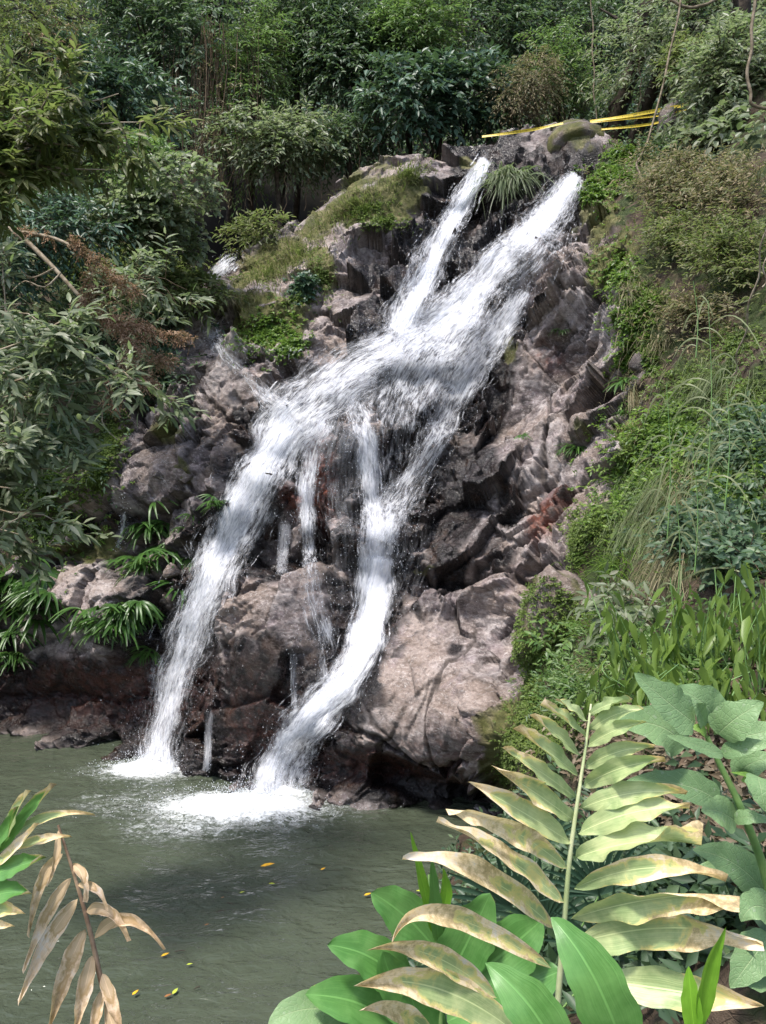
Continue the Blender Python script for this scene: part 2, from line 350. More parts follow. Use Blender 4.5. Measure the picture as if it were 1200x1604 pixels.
# rim rows that carry the ground back behind the skyline of the rock
back = []
top = G[:, 0, :]
for k, (dy, dz) in enumerate([(.06, -.01), (.2, -.04), (.5, -.10), (1.0, -.2), (1.8, -.3), (3.0, -.4), (5.0, -.4), (8, 0.2)]):
    r = top.copy(); r[:, 1] += dy; r[:, 0] += dy * top[:, 0] / top[:, 1]
    r[:, 2] += dz + .12 * k * .3 * vnoise(r[:, 0] * 1.2, r[:, 1] * 1.2, r[:, 2] * 0, 77); back.append(r)
GB = np.concatenate([np.stack(back[::-1], 1), G], 1); NBK = len(back)
def padb(a): return np.concatenate([np.repeat(a[:, :1], NBK, 1), a], 1)
MASK = np.stack([padb(WET), padb(MOSS), padb(RED)], -1); TONEp = padb(TONE); SOILp, CRKp, ROCKp, ID1 = padb(SOIL), padb(CRK), padb(ROCK), padb(id1)
nu, nv = GB.shape[:2]
FQ = grid_faces(nu, nv); Vall = GB.reshape(-1, 3)
BV = BVHTree.FromPolygons(Vall[:: 1].tolist(), FQ[:, ::-1].tolist())
ORG = Vector((0, 0, CAMZ))
def hit(px, py, far=60):
    d = Vector(((px - CX) / FOC, 1, -(py - CY) / FOC)); L = d.length
    loc, nr, i, dist = BV.ray_cast(ORG, d / L, far)
    if loc is None: return None, None
    if nr.dot(d) > 0: nr = -nr
    return loc, nr

# rock and soil materials
def rock_mat(name):
    t = NT(name); pos = t.n("NewGeometry").outputs['Position']
    at = t.n("Attribute", attribute_name="mask"); sep = t.n("SeparateColor", {0: at.outputs[0]})
    wet, moss, red = sep.outputs[0], sep.outputs[1], sep.outputs[2]
    soil = t.n("Attribute", attribute_name="soil").outputs['Fac']; crk = t.n("Attribute", attribute_name="crack").outputs['Fac']
    mp = t.n("Mapping", {'Vector': pos, 'Rotation': (0.3, -.5, 0.2), 'Scale': (1.0, 1.0, 2.2)}).outputs[0]
    n1 = t.noise(.9, 6, .6, pos, .4); n2 = t.noise(3.2, 7, .65, mp, .8); n3 = t.noise(16, 6, .7, pos); n4 = t.noise(60, 4, .7, pos)
    c = t.ramp(n2, [(.32, (.04, .034, .034)), (.42, (.12, .10, .10)), (.50, (.22, .19, .19)), (.60, (.34, .31, .31)), (.72, (.50, .47, .47))])
    tone = t.n('Attribute', attribute_name='tone').outputs['Fac']
    c = t.mix(t.math('MULTIPLY', t.step(tone, .58, .18), .85), c, t.mix(n3, (.035, .03, .03), (.09, .077, .077)))
    c = t.mix(t.math('MULTIPLY', t.step(tone, .55, .9), .55), c, (.47, .44, .44))
    c = t.mix(t.step(n1, .40, .62), c, t.mix(.55, c, (.34, .27, .225)))       # tan patches
    c = t.mix(t.math('MULTIPLY', t.step(t.noise(1.7, 4, .6, pos, 1.), .52, .70), .5), c, (.27, .225, .25))        # violet-grey patches
    c = t.mix(t.math('MULTIPLY', t.step(n3, .5, .72), .65), c, t.mix(.5, c, (.66, .63, .61)))
    c = t.mix(t.math('MULTIPLY', t.step(n3, .50, .32), .6), c, (.09, .075, .07))
    c = t.mix(t.math('MULTIPLY', t.step(n4, .52, .66), .25), c, (.08, .07, .065))
    vn = t.noise(2.3, 3, .5, mp, 2.2); vein = t.math('SUBTRACT', 1.0, t.step(t.math('ABSOLUTE', t.math('SUBTRACT', vn, .5)), .0, .012))
    c = t.mix(t.math('MULTIPLY', vein, .5), c, (.62, .60, .60))
    c = t.mix(t.math('MULTIPLY', crk, .8), c, (.035, .028, .024))
    drk = t.ramp(t.noise(5, 6, .7, pos, .5), [(.3, (.006, .005, .005)), (.52, (.017, .014, .014)), (.66, (.042, .034, .035)), (.76, (.13, .11, .11))])
    drk = t.mix(t.math('MULTIPLY', t.step(t.noise(2.2, 4, .6, pos), .5, .7), .7), drk, (.045, .024, .015))
    c = t.mix(1.0, c, (.90, .865, .835), blend='MULTIPLY')
    c = t.mix(wet, c, drk)
    rr = t.math('MULTIPLY', red, t.step(t.noise(6, 5, .7, pos), .36, .6), clamp=True)
    c = t.mix(t.math('MULTIPLY', rr, .85), c, t.mix(n3, (.10, .022, .014), (.24, .07, .035)))
    so = t.ramp(t.noise(5, 6, .7, pos), [(.3, (.025, .018, .012)), (.55, (.07, .048, .032)), (.75, (.14, .10, .07))])
    so = t.mix(t.step(t.noise(1.6, 5, .65, pos), .42, .56), so, t.mix(n3, (.015, .026, .008), (.05, .07, .016)))
    c = t.mix(t.math('MULTIPLY', soil, t.step(t.math('ADD', soil, t.math('MULTIPLY', n3, .6)), .6, .9)), c, so)
    mo = t.ramp(t.noise(3.0, 6, .7, pos), [(.3, (.04, .045, .014)), (.5, (.095, .095, .028)), (.62, (.17, .15, .07)), (.75, (.09, .13, .022))])
    mo = t.mix(t.math('MULTIPLY', t.step(n4, .45, .65), .5), mo, (.03, .035, .012))
    c = t.mix(t.math('MULTIPLY', moss, t.step(t.math('ADD', moss, n3), .85, 1.2), clamp=True), c, mo)
    rg = t.math('SUBTRACT', .78, t.math('MULTIPLY', wet, t.math('MULTIPLY', t.math('SUBTRACT', 1.0, moss), .5)))
    rg = t.math('ADD', rg, t.math('MULTIPLY', t.math('SUBTRACT', n3, .5), .5), clamp=True)
    hgt = t.math('ADD', t.math('MULTIPLY', n2, .5), t.math('ADD', t.math('MULTIPLY', n3, .35), t.math('MULTIPLY', n4, .18)))
    v = t.n("TexVoronoi", {'Vector': mp, 'Scale': 9.0, 'Randomness': 1.0}, feature='DISTANCE_TO_EDGE').outputs[0]
    hgt = t.math('ADD', hgt, t.math('MULTIPLY', t.step(v, 0, .05), .10))
    b = t.n("Bump", {'Strength': .9, 'Distance': .06, 'Height': hgt})
    p = t.n("BsdfPrincipled", {'Base Color': c, 'Roughness': rg, 'Specular IOR Level': t.mix(wet, .3, .45, 'FLOAT'), 'Normal': b.outputs[0]})
    return t.surf(p.outputs[0])
M_ROCK = rock_mat("weathered_rock")

# normals of the joined sheet, so that neighbouring pieces shade alike
VN = normals(GB).reshape(-1, 3)
def piece(name, fidx, parent=None, loc=None):
    f = FQ[fidx]; u, inv = np.unique(f, return_inverse=True)
    me = mesh(name, Vall[u], [inv.reshape(-1, 4)], attrs={'mask': MASK.reshape(-1, 3)[u], 'soil': SOILp.ravel()[u], 'tone': TONEp.ravel()[u], 'crack': CRKp.ravel()[u]})
    me.normals_split_custom_set_from_vertices(VN[u].tolist())
    return obj(name, me, M_ROCK, parent)
# sort the quads: rock blocks / left bank / right bank / pool bed
qc = FQ[:, 0]; qrow = qc % nv; qcol = qc // nv
PYp = np.concatenate([np.repeat(PY[:, :1], NBK, 1) - 5, PY], 1); PXp = np.concatenate([np.repeat(PX[:, :1], NBK, 1), PX], 1)
qpx, qpy = PXp.ravel()[qc], PYp.ravel()[qc]; qz = Vall[qc, 2]
isrock = (ROCKp.ravel()[qc] > .5) & (qrow >= NBK) & (qz > -.25) & (qpx > -25) & (qpx < 1030)
bed = (~isrock) & (qz < -.02)
cliff = empty("rock_cliff", (0, 0, 0), kind='structure')
ids, inv, cnt = np.unique(ID1.ravel()[qc][isrock], return_inverse=True, return_counts=True)
ridx = np.where(isrock)[0]
order = np.argsort(inv, kind='stable'); splits = np.split(ridx[order], np.cumsum(cnt)[:-1])
small = []
for s in splits:
    if len(s) < 220: small.append(s)
    else: piece("rock_block", s, cliff)
if small:
    o = piece("rock_rubble", np.concatenate(small), cliff); o['kind'] = 'stuff'
rest = ~isrock & ~bed
tag(piece("pool_bed", np.where(bed)[0]), kind='structure')
tag(piece("left_bank_ground", np.where(rest & (qpx < 560))[0]), kind='structure')
tag(piece("right_bank_ground", np.where(rest & (qpx >= 560))[0]), kind='structure')

# the bank under the viewer's feet and the wooded hillside behind
gx = np.linspace(-14, 9, 70); gy = np.linspace(-8, 5.2, 50); A, B = np.meshgrid(gx, gy, indexing='ij')
zz = 2.35 - 3.4 * sm(B + .25 * vnoise(A, B, A * 0, 5), 1.2, 4.0) + .12 * fbm(A, B, A * 0, 3, 4)
zz += .45 * np.clip(A - 1.0, 0, 6) * sm(-B, -3, 0)
me = mesh("near_bank_ground", np.stack([A, B, zz], -1).reshape(-1, 3), [grid_faces(70, 50)],
          attrs={'mask': np.zeros((3500, 3)), 'soil': np.ones(3500), 'crack': np.zeros(3500)})
tag(obj("near_bank_ground", me, M_ROCK), kind='structure')
gx = np.linspace(-34, 30, 110); gy = np.linspace(19.0, 60, 90); A, B = np.meshgrid(gx, gy, indexing='ij')
def hill(A, B):
    return 7.6 + .25 * np.abs(A) ** 1.05 + (B - 19) * 1.05 + .9 * fbm(A * .25, B * .25, A * 0, 3, 9) + 1.2 * sm(A, 2, 8)
zz = hill(A, B)
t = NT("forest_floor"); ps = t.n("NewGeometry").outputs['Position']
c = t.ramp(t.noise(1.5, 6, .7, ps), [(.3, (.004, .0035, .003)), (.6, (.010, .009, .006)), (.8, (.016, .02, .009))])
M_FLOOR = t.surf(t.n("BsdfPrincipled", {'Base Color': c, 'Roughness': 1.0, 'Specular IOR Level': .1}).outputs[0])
me = mesh("wooded_hillside", np.stack([A, B, zz], -1).reshape(-1, 3), [grid_faces(110, 90)])
tag(obj("wooded_hillside", me, M_FLOOR), kind='structure')
HV = np.stack([A, B, zz], -1).reshape(-1, 3)
BVH_ = BVHTree.FromPolygons(HV.tolist(), grid_faces(110, 90).tolist())
def hit_hill(px, py):
    d = Vector(((px - CX) / FOC, 1, -(py - CY) / FOC)).normalized(); loc, nr, i, ds = BVH_.ray_cast(ORG, d, 90)
    return loc
# ------------------------------------------------------------------ pool
IMP = [(P(232, 1204, wY(1204)), .80, .5), (P(378, 1262, wY(1262)), 1.35, .68), (P(435, 1240, wY(1240)), .7, .35), (P(320, 1292, wY(1292)), 1.0, .5)]
gx = np.arange(-13, 5.4, .045); gy = np.concatenate([np.arange(2.5, 6, .06), np.arange(6, 15.5, .04), np.arange(15.5, 17.5, .1)])
A, B = np.meshgrid(gx, gy, indexing='ij')
foam = np.zeros_like(A); amp = np.zeros_like(A)
for k, (c, rx, ry) in enumerate(IMP[:3]):
    d = np.sqrt(((A - c.x) / rx) ** 2 + ((B - c.y) / ry) ** 2)
    foam = np.maximum(foam, (1.05, 1.08, .95)[k] * np.exp(-(d * .85) ** 1.7)); foam = np.maximum(foam, .60 * np.exp(-(d / 2.2) ** 2)); amp = np.maximum(amp, np.exp(-(d / 1.9) ** 2))
c = P(300, 1290, wY(1290)); d = np.sqrt(((A - c.x) / 1.6) ** 2 + ((B - c.y) / 1.1) ** 2); foam = np.maximum(foam, .58 * np.exp(-d ** 2))
c = P(180, 1260, wY(1260)); d = np.sqrt(((A - c.x) / 1.5) ** 2 + ((B - c.y) / 1.2) ** 2); foam = np.maximum(foam, .50 * np.exp(-d ** 2))
Zw = np.zeros_like(A)
for (c, *_), ph in zip(IMP, (0, 1.7, 3, 4)):
    r = np.hypot(A - c.x, B - c.y) + .35 * fbm(A * .7, B * .7, A * 0, 2, 3); Zw += .007 * np.sin(r * 15 + ph) * np.exp(-r * .28) * (1 - np.exp(-r))
Zw += .030 * fbm(A * 1.3 + B * .6, B * 2.6 - A * .9, A * 0, 3, 15) + .006 * fbm(A * 5, B * 8, A * 0, 3, 19)
Zw += amp * (.05 * fbm(A * 4.5, B * 4.5, A * 0, 4, 25) + .02 * fbm(A * 15, B * 15, A * 0, 2, 27)) + .10 * sm(foam, .6, 1.1) * (1 + .8 * fbm(A * 6, B * 6, A * 0, 3, 33))
t = NT("murky_green_water"); ps = t.n("NewGeometry").outputs['Position']
fo = t.n("Attribute", attribute_name="foam").outputs['Fac']
sc = t.n("Mapping", {'Vector': ps, 'Scale': (1.0, 1.5, .2), 'Rotation': (0, 0, .25)}).outputs[0]
n1 = t.noise(5.5, 5, .62, sc, 1.3); n2 = t.noise(26, 4, .65, ps, .6); n3 = t.noise(1.2, 3, .5, ps)
nn = t.math('ADD', t.math('MULTIPLY', n1, .62), t.math('MULTIPLY', n2, .38))
ridg = t.math('SUBTRACT', 1.0, t.math('MULTIPLY', t.math('ABSOLUTE', t.math('SUBTRACT', t.noise(7, 4, .6, sc, 1.6), .5)), 7.0), clamp=True)
nn2 = t.math('ADD', nn, t.math('MULTIPLY', ridg, .16))
f = t.math('MULTIPLY', t.step(t.math('ADD', fo, nn2), 1.0, 1.55), .92)
c = t.mix(n3, (.044, .056, .038), (.066, .078, .052))
c = t.mix(f, c, (.86, .89, .91))
bh = t.math('ADD', t.math('MULTIPLY', t.noise(2.4, 3, .5, sc, .6), .9), t.math('MULTIPLY', t.noise(9, 3, .55, sc, .5), .25))
b = t.n("Bump", {'Strength': 1.0, 'Distance': .09, 'Height': bh})
p = t.n("BsdfPrincipled", {'Base Color': c, 'Roughness': t.mix(f, .04, .9, 'FLOAT'), 'IOR': 1.33, 'Normal': b.outputs[0], 'Specular IOR Level': .5})
M_POOL = t.surf(p.outputs[0])
me = mesh("pool_water", np.stack([A, B, Zw], -1).reshape(-1, 3), [grid_faces(len(gx), len(gy))], attrs={'foam': foam.ravel()})
tag(obj("pool_water", me, M_POOL), kind='structure')

# ------------------------------------------------------------------ falling water
# depth of the cliff seen along the photo's rays, nearest in the neighbourhood then smoothed
QX = np.arange(150, 1000, 6.0); QY = np.arange(190, 1320, 6.0); DQ = np.zeros((len(QX), len(QY)))
for i, x in enumerate(QX):
    for j, y in enumerate(QY):
        l, _ = hit(x, y); DQ[i, j] = l.y if l else 18.5
mn = DQ.copy()
for dx in (-1, 0, 1):
    for dy in (-1, 0, 1): mn = np.minimum(mn, np.roll(np.roll(DQ, dx, 0), dy, 1))
m1 = mn.copy()
for dx in (-1, 0, 1):
    for dy in (-1, 0, 1): mn = np.minimum(mn, np.roll(np.roll(m1, dx, 0), dy, 1))
DS = .85 * mn + .15 * DQ
for _ in range(4):
    q = np.pad(DS, 1, mode='edge'); DS = (q[:-2, 1:-1] + q[2:, 1:-1] + q[1:-1, :-2] + q[1:-1, 2:] + 2 * q[1:-1, 1:-1]) / 6
def dsm(px, py):
    u = np.clip((px - QX[0]) / 6, 0, len(QX) - 1.001); v = np.clip((py - QY[0]) / 6, 0, len(QY) - 1.001)
    i, j = u.astype(int), v.astype(int); f, g = u - i, v - j
    return DS[i, j] * (1 - f) * (1 - g) + DS[i + 1, j] * f * (1 - g) + DS[i, j + 1] * (1 - f) * g + DS[i + 1, j + 1] * f * g
def water_mat(name, su, sv, lo, hi, blue=0.0):
    t = NT(name); uv = t.n("UVMap").outputs[0]; den = t.n("Attribute", attribute_name="dens").outputs['Fac']
    rnd = t.n("ObjectInfo").outputs['Random']
    off = t.n("CombineXYZ", {0: t.math('MULTIPLY', rnd, 37.0), 1: t.math('MULTIPLY', rnd, 91.0)}).outputs[0]
    v0 = t.n("VectorMath", {0: uv, 1: off}, operation='ADD').outputs[0]
    wob = t.noise(2.2, 2, .5, v0); cw = t.n("CombineXYZ", {0: t.math('MULTIPLY', wob, .09)}).outputs[0]
    v1 = t.n("VectorMath", {0: v0, 1: cw}, operation='ADD').outputs[0]
    a = t.n("Mapping", {'Vector': v1, 'Scale': (su, sv, 1)}).outputs[0]; n1 = t.noise(1.0, 5, .62, a, .15)
    a2 = t.n("Mapping", {'Vector': v1, 'Scale': (su * 3.3, sv * 2.6, 1)}).outputs[0]; n2 = t.noise(1.0, 4, .7, a2, .15)
    a3 = t.n("Mapping", {'Vector': v0, 'Scale': (su * .3, sv * .8, 1)}).outputs[0]; n3 = t.noise(1.0, 3, .5, a3, .3)
    s = t.math('ADD', t.math('MULTIPLY', n1, .42), t.math('ADD', t.math('MULTIPLY', n2, .38), t.math('MULTIPLY', n3, .2)))
    al = t.step(t.math('ADD', s, den), lo, hi)
    b = t.n("Bump", {'Strength': .7, 'Distance': .08, 'Height': s})
    d = t.n("BsdfPrincipled", {'Base Color': t.mix(t.step(n2, .35, .6), (.66, .69, .77), (.90, .91, .94)), 'Roughness': .45, 'Specular IOR Level': .35, 'Normal': b.outputs[0]})
    tl = t.n("BsdfTranslucent", {'Color': (.85, .87, .93, 1)})
    m = t.n("MixShader", {0: .35, 1: d.outputs[0], 2: tl.outputs[0]})
    tr = t.n("BsdfTransparent"); m2 = t.n("MixShader", {0: al, 1: tr.outputs[0], 2: m.outputs[0]})
    return t.surf(m2.outputs[0])
M_SHEET = water_mat("white_water_sheet", 13.0, 2.2, .90, 1.24)
M_STRAND = water_mat("white_water_strand", 22.0, 5.0, .90, 1.16)
M_VEIL = water_mat("thin_water_veil", 16.0, 1.6, .66, 1.35)
def stream(parent, path, off=.06, veil=0, nstr=40, name="water_sheet", fall=0, spread=1.0, sw=(1.6, 6.0)):
    """path rows: px, py, half width px, density 0..1"""
    path = np.array(path, float); L = np.sum(np.hypot(*np.diff(path[:, :2], axis=0).T)); n = max(8, int(L / 6))
    p = spline(path, n); c, hw, dn = p[:, :2], p[:, 2] * (1.4 if L > 160 else 1.1), p[:, 3]
    tg = np.gradient(c, axis=0); tg /= np.linalg.norm(tg, axis=1, keepdims=True) + 1e-9; nr = np.stack([-tg[:, 1], tg[:, 0]], 1)
    nr[nr[:, 0] < 0] *= -1
    ph0 = RS.rand() * 50
    def at(s, o):
        wv = 1 + .30 * vnoise(np.arange(n) * .22 + s * 1.5, np.full(n, s * 2.0 + ph0), np.zeros(n), 88) * abs(s)
        px = c[:, 0] + nr[:, 0] * s * hw * wv; py = c[:, 1] + nr[:, 1] * s * hw * wv
        Y = dsm(px, py) - o
        if fall: Y = Y * (1 - fall) + fall * np.linspace(Y[0], Y[-1], n)
        m = np.ones(n, bool)
        Y = np.where(py > CY + 60, np.minimum(Y, (CAMZ + .12) * FOC / np.maximum(py - CY, 1)), Y)
        return np.stack([(px - CX) / FOC * Y, Y, CAMZ - (py - CY) / FOC * Y], 1)
    na = max(7, int(hw.max() / 4)); ss = np.linspace(-1, 1, na)
    G_ = np.stack([at(s, off * (1.0 - .7 * s * s) + .02) for s in ss], 0)
    lum = .05 * fbm(G_[..., 0] * 3, G_[..., 1] * 3, G_[..., 2] * 1.2, 3, 71); G_[..., 1] -= lum
    mw = hw * np.mean(G_[:, :, 1], 0) / FOC
    ln = np.concatenate([[0], np.cumsum(np.linalg.norm(np.diff(G_[na // 2], axis=0), axis=1))])
    uv = np.stack([ss[:, None] * mw[None, :] + 0 * ln[None, :], np.repeat(ln[None, :], na, 0)], -1)
    ed = 1 - np.abs(ss) ** 2.2; tp = np.minimum(1, np.minimum(np.arange(n), np.arange(n)[::-1] + 3) / 4.0)
    dens = (dn[None, :] - .035) * (.55 + .45 * ed[:, None] ** .6) - .30 * (1 - ed[:, None] ** .4); dens = dens * tp - .3 * (1 - tp)
    me = mesh(name, G_.reshape(-1, 3), [grid_faces(na, n)], uv=uv.reshape(-1, 2), attrs={'dens': dens.ravel()})
    o = obj(name, me, M_VEIL if veil else M_SHEET, parent); o['kind'] = 'stuff'
    parts = []; U = []; D = []
    for k in range(nstr):
        s0 = np.clip(RS.normal(0, .5), -.92, .92) * spread; i0 = RS.randint(0, max(1, n - 10)); ll = RS.randint(6, max(9, min(n - 1, 26))); i1 = min(n, i0 + ll)
        if i1 - i0 < 4: continue
        s = s0 + .10 * np.cumsum(RS.normal(0, .2, n)) * .35
        w = RS.uniform(*sw) / np.maximum(hw, 4); o_ = RS.uniform(off * .3, off * 1.2 + .03)
        a = at(s - w, o_)[i0:i1]; m_ = at(s, o_ + .015)[i0:i1]; b = at(s + w, o_)[i0:i1]; q = i1 - i0
        parts.append((np.stack([a, m_, b]).reshape(-1, 3), grid_faces(3, q)))
        wm = RS.uniform(.01, .03); v = ln[i0:i1] + k * 3.1
        U.append(np.stack([np.repeat(np.array([-wm, 0, wm])[:, None], q, 1) + k * 1.7, np.repeat(v[None], 3, 0)], -1).reshape(-1, 2))
        e = np.sin(np.linspace(0.05, math.pi - .05, q)) ** .5
        D.append(np.stack([e * .15, e * .62, e * .15]).ravel() * (.35 + .65 * dn[i0:i1].mean()) + np.tile(.12 * (dn[i0:i1] - .5), 3))
    if parts:
        V_, F_ = join(parts)
        o = obj("water_strands", mesh("water_strands", V_, F_, uv=np.concatenate(U), attrs={'dens': np.concatenate(D)}), M_STRAND, parent); o['kind'] = 'stuff'
    # drops thrown off the stream
    nd = int(nstr * 2.5 * spread); i = RS.randint(0, n, nd); s = RS.normal(0, .6, nd)
    px = c[i, 0] + nr[i, 0] * s * hw[i] + RS.normal(0, 3, nd); py = c[i, 1] + nr[i, 1] * s * hw[i] + RS.normal(0, 3, nd)
    Y = dsm(px, py) - RS.uniform(.05, .3, nd); return np.stack([(px - CX) / FOC * Y, Y, CAMZ - (py - CY) / FOC * Y], 1)
def drops(name, Pt, parent, r0=.003, r1=.007, el=2.2):
    Pt = Pt[Pt[:, 2] > .03]; n = len(Pt); r = RS.uniform(r0, r1, n) ; e = r * RS.uniform(1, el, n)
    T = np.array([(1, 0, 0), (-.5, .87, 0), (-.5, -.87, 0), (0, 0, 1), (0, 0, -1)], float)
    V = Pt[:, None, :] + T[None] * np.stack([r, r, e], -1)[:, None, :]
    f = np.array([(0, 1, 3), (1, 2, 3), (2, 0, 3), (1, 0, 4), (2, 1, 4), (0, 2, 4)])
    F = (np.arange(n)[:, None, None] * 5 + f[None]).reshape(-1, 3)
    o = obj(name, mesh(name, V.reshape(-1, 3), [F]), M_DROP, parent); o['kind'] = 'stuff'; return o
t = NT("water_droplet")
M_DROP = t.surf(t.n("MixShader", {0: .4, 1: t.n("BsdfPrincipled", {'Base Color': (.85, .88, .93, 1), 'Roughness': .3}).outputs[0], 2: t.n("BsdfTranslucent", {'Color': (.85, .88, .93, 1)}).outputs[0]}).outputs[0])
FALLS = [
 ("main_waterfall", [
   ([(908, 266, 14, .62), (890, 292, 22, .62), (858, 345, 34, .60), (822, 395, 50, .55), (785, 440, 56, .52), (745, 490, 66, .50), (700, 540, 80, .47)], dict(nstr=170, off=.13)),
   ([(905, 268, 8, .7), (885, 300, 12, .7), (845, 350, 18, .7), (790, 400, 26, .66), (745, 450, 30, .66), (700, 495, 34, .66), (640, 535, 36, .56), (560, 580, 46, .54), (500, 625, 48, .56)], dict(nstr=120, off=.17)),
   ([(830, 440, 16, .55), (800, 490, 22, .62), (765, 540, 28, .62), (730, 590, 30, .62), (705, 640, 28, .58), (680, 690, 26, .58), (645, 750, 30, .55), (615, 800, 30, .6), (598, 850, 30, .62)], dict(nstr=130, off=.14)),
   ([(775, 430, 24, .50), (745, 475, 36, .56), (705, 525, 56, .60), (660, 580, 78, .60), (630, 650, 74, .53), (620, 730, 60, .46), (608, 800, 50, .50), (595, 870, 42, .56)], dict(nstr=170, off=.16)),
   ([(600, 590, 40, .5), (560, 625, 36, .5), (568, 660, 20, .62), (578, 710, 18, .66), (582, 770, 18, .66), (588, 830, 22, .66), (588, 890, 26, .68)], dict(nstr=70, off=.12)),
   ([(596, 850, 34, .66), (588, 910, 30, .68), (580, 960, 27, .70), (570, 1010, 26, .72), (548, 1055, 26, .68), (515, 1095, 29, .66), (482, 1135, 34, .65), (455, 1175, 38, .64), (436, 1212, 42, .62), (426, 1248, 46, .62)], dict(nstr=200, off=.16)),
   ([(600, 860, 18, .74), (590, 920, 16, .78), (578, 990, 17, .80), (550, 1050, 16, .72), (510, 1095, 18, .70), (465, 1145, 20, .68), (432, 1195, 20, .66), (420, 1246, 24, .66)], dict(nstr=60, off=.22)),
   ([(650, 800, 40, .25), (640, 860, 50, .25), (622, 920, 40, .25), (600, 980, 34, .2)], dict(nstr=60, off=.12, veil=1)),
  ]),
 ("upper_left_waterfall", [
   ([(768, 240, 9, .70), (752, 268, 13, .68), (728, 310, 17, .64), (702, 355, 22, .60), (678, 400, 28, .60), (655, 450, 32, .60), (635, 495, 30, .62), (618, 530, 34, .6), (580, 560, 40, .5)], dict(nstr=150, off=.12)),
   ([(766, 242, 4, .8), (745, 285, 6, .8), (715, 335, 8, .76), (690, 385, 10, .76), (665, 440, 12, .74), (640, 490, 14, .74), (620, 520, 18, .7)], dict(nstr=30, off=.12)),
  ]),
 ("left_waterfall", [
   ([(640, 540, 30, .55), (570, 570, 50, .58), (510, 615, 56, .60), (462, 660, 52, .64), (425, 715, 46, .62), (395, 770, 44, .60), (368, 825, 42, .60), (343, 880, 42, .60), (320, 935, 44, .58), (298, 990, 45, .56), (277, 1045, 44, .54), (262, 1100, 42, .52), (252, 1150, 40, .52), (245, 1202, 40, .6)], dict(nstr=330, off=.22, fall=.35)),
   ([(470, 640, 26, .66), (425, 705, 24, .70), (385, 780, 24, .70), (352, 850, 22, .70), (330, 900, 22, .68), (310, 960, 20, .66), (290, 1020, 20, .66), (270, 1080, 20, .64), (255, 1140, 22, .64), (245, 1192, 26, .66)], dict(nstr=90, off=.22, fall=.35)),
   ([(330, 930, 40, .22), (300, 1000, 60, .22), (275, 1080, 62, .20), (258, 1150, 56, .2), (250, 1195, 50, .25)], dict(nstr=60, off=.12, veil=1)),
  ]),
 ("center_trickle", [
   ([(520, 645, 26, .56), (495, 690, 22, .58), (482, 740, 15, .62), (480, 800, 13, .62), (483, 860, 15, .58), (486, 910, 19, .55), (495, 960, 24, .54), (508, 1010, 24, .52), (515, 1060, 22, .50), (520, 1095, 20, .46)], dict(nstr=120, off=.09)),
   ([(560, 650, 40, .40), (540, 720, 44, .34), (535, 790, 40, .30), (540, 850, 40, .28), (545, 930, 36, .25), (540, 1000, 30, .2)], dict(nstr=90, off=.12, veil=1)),
   ([(448, 800, 14, .4), (445, 850, 12, .5), (440, 900, 12, .4)], dict(nstr=30, off=.09, veil=1, sw=(.7, 1.4))),
   ([(458, 1000, 7, .3), (461, 1070, 7, .5), (461, 1125, 8, .3)], dict(nstr=12, off=.08, veil=1, sw=(.7, 1.4))),
   ([(330, 1090, 7, .25), (326, 1160, 7, .5), (324, 1208, 9, .5)], dict(nstr=12, off=.08, veil=1, sw=(.7, 1.4))),
  ]),
 ("small_left_cascade", [
   ([(378, 400, 10, .6), (358, 410, 14, .65), (342, 425, 16, .65), (328, 444, 14, .6)], dict(nstr=40, off=.12)),
   ([(322, 500, 14, .48), (335, 525, 16, .54), (352, 555, 14, .58), (378, 580, 14, .5), (405, 610, 18, .55), (430, 635, 24, .6), (455, 655, 26, .62)], dict(nstr=70, off=.05)),
  ]),
 ("thin_left_trickle", [
   ([(192, 775, 5, .6), (194, 810, 5, .65), (191, 838, 6, .6), (182, 862, 7, .5)], dict(nstr=20, off=.08, sw=(.6, 1.3))),
  ]),
]
for nm, ss in FALLS:
    w = empty(nm, P(ss[0][0][0][0], ss[0][0][0][1], 14), kind='structure'); pts = []
    w.location = (0, 0, 0)
    for path, kw in ss: pts.append(stream(w, path, **kw))
    drops("water_droplets", np.concatenate(pts), w)
# splash where the falls strike the pool
sp = []
for (c, rx, ry), n in zip(IMP[:3], (1500, 2000, 800)):
    a = RS.uniform(0, 2 * math.pi, n); r = np.abs(RS.normal(0, .62, n)); h = RS.exponential(.10, n) * np.exp(-r)
    sp.append(np.stack([c.x + np.cos(a) * r * rx, c.y + np.sin(a) * r * ry, .03 + h * (1 + 1.2 * (RS.rand(n) < .12))], 1))
sw_ = empty("pool_splash", (0, 0, 0), kind='structure')
drops("splash_droplets", np.concatenate(sp), sw_, .003, .009, 1.4)
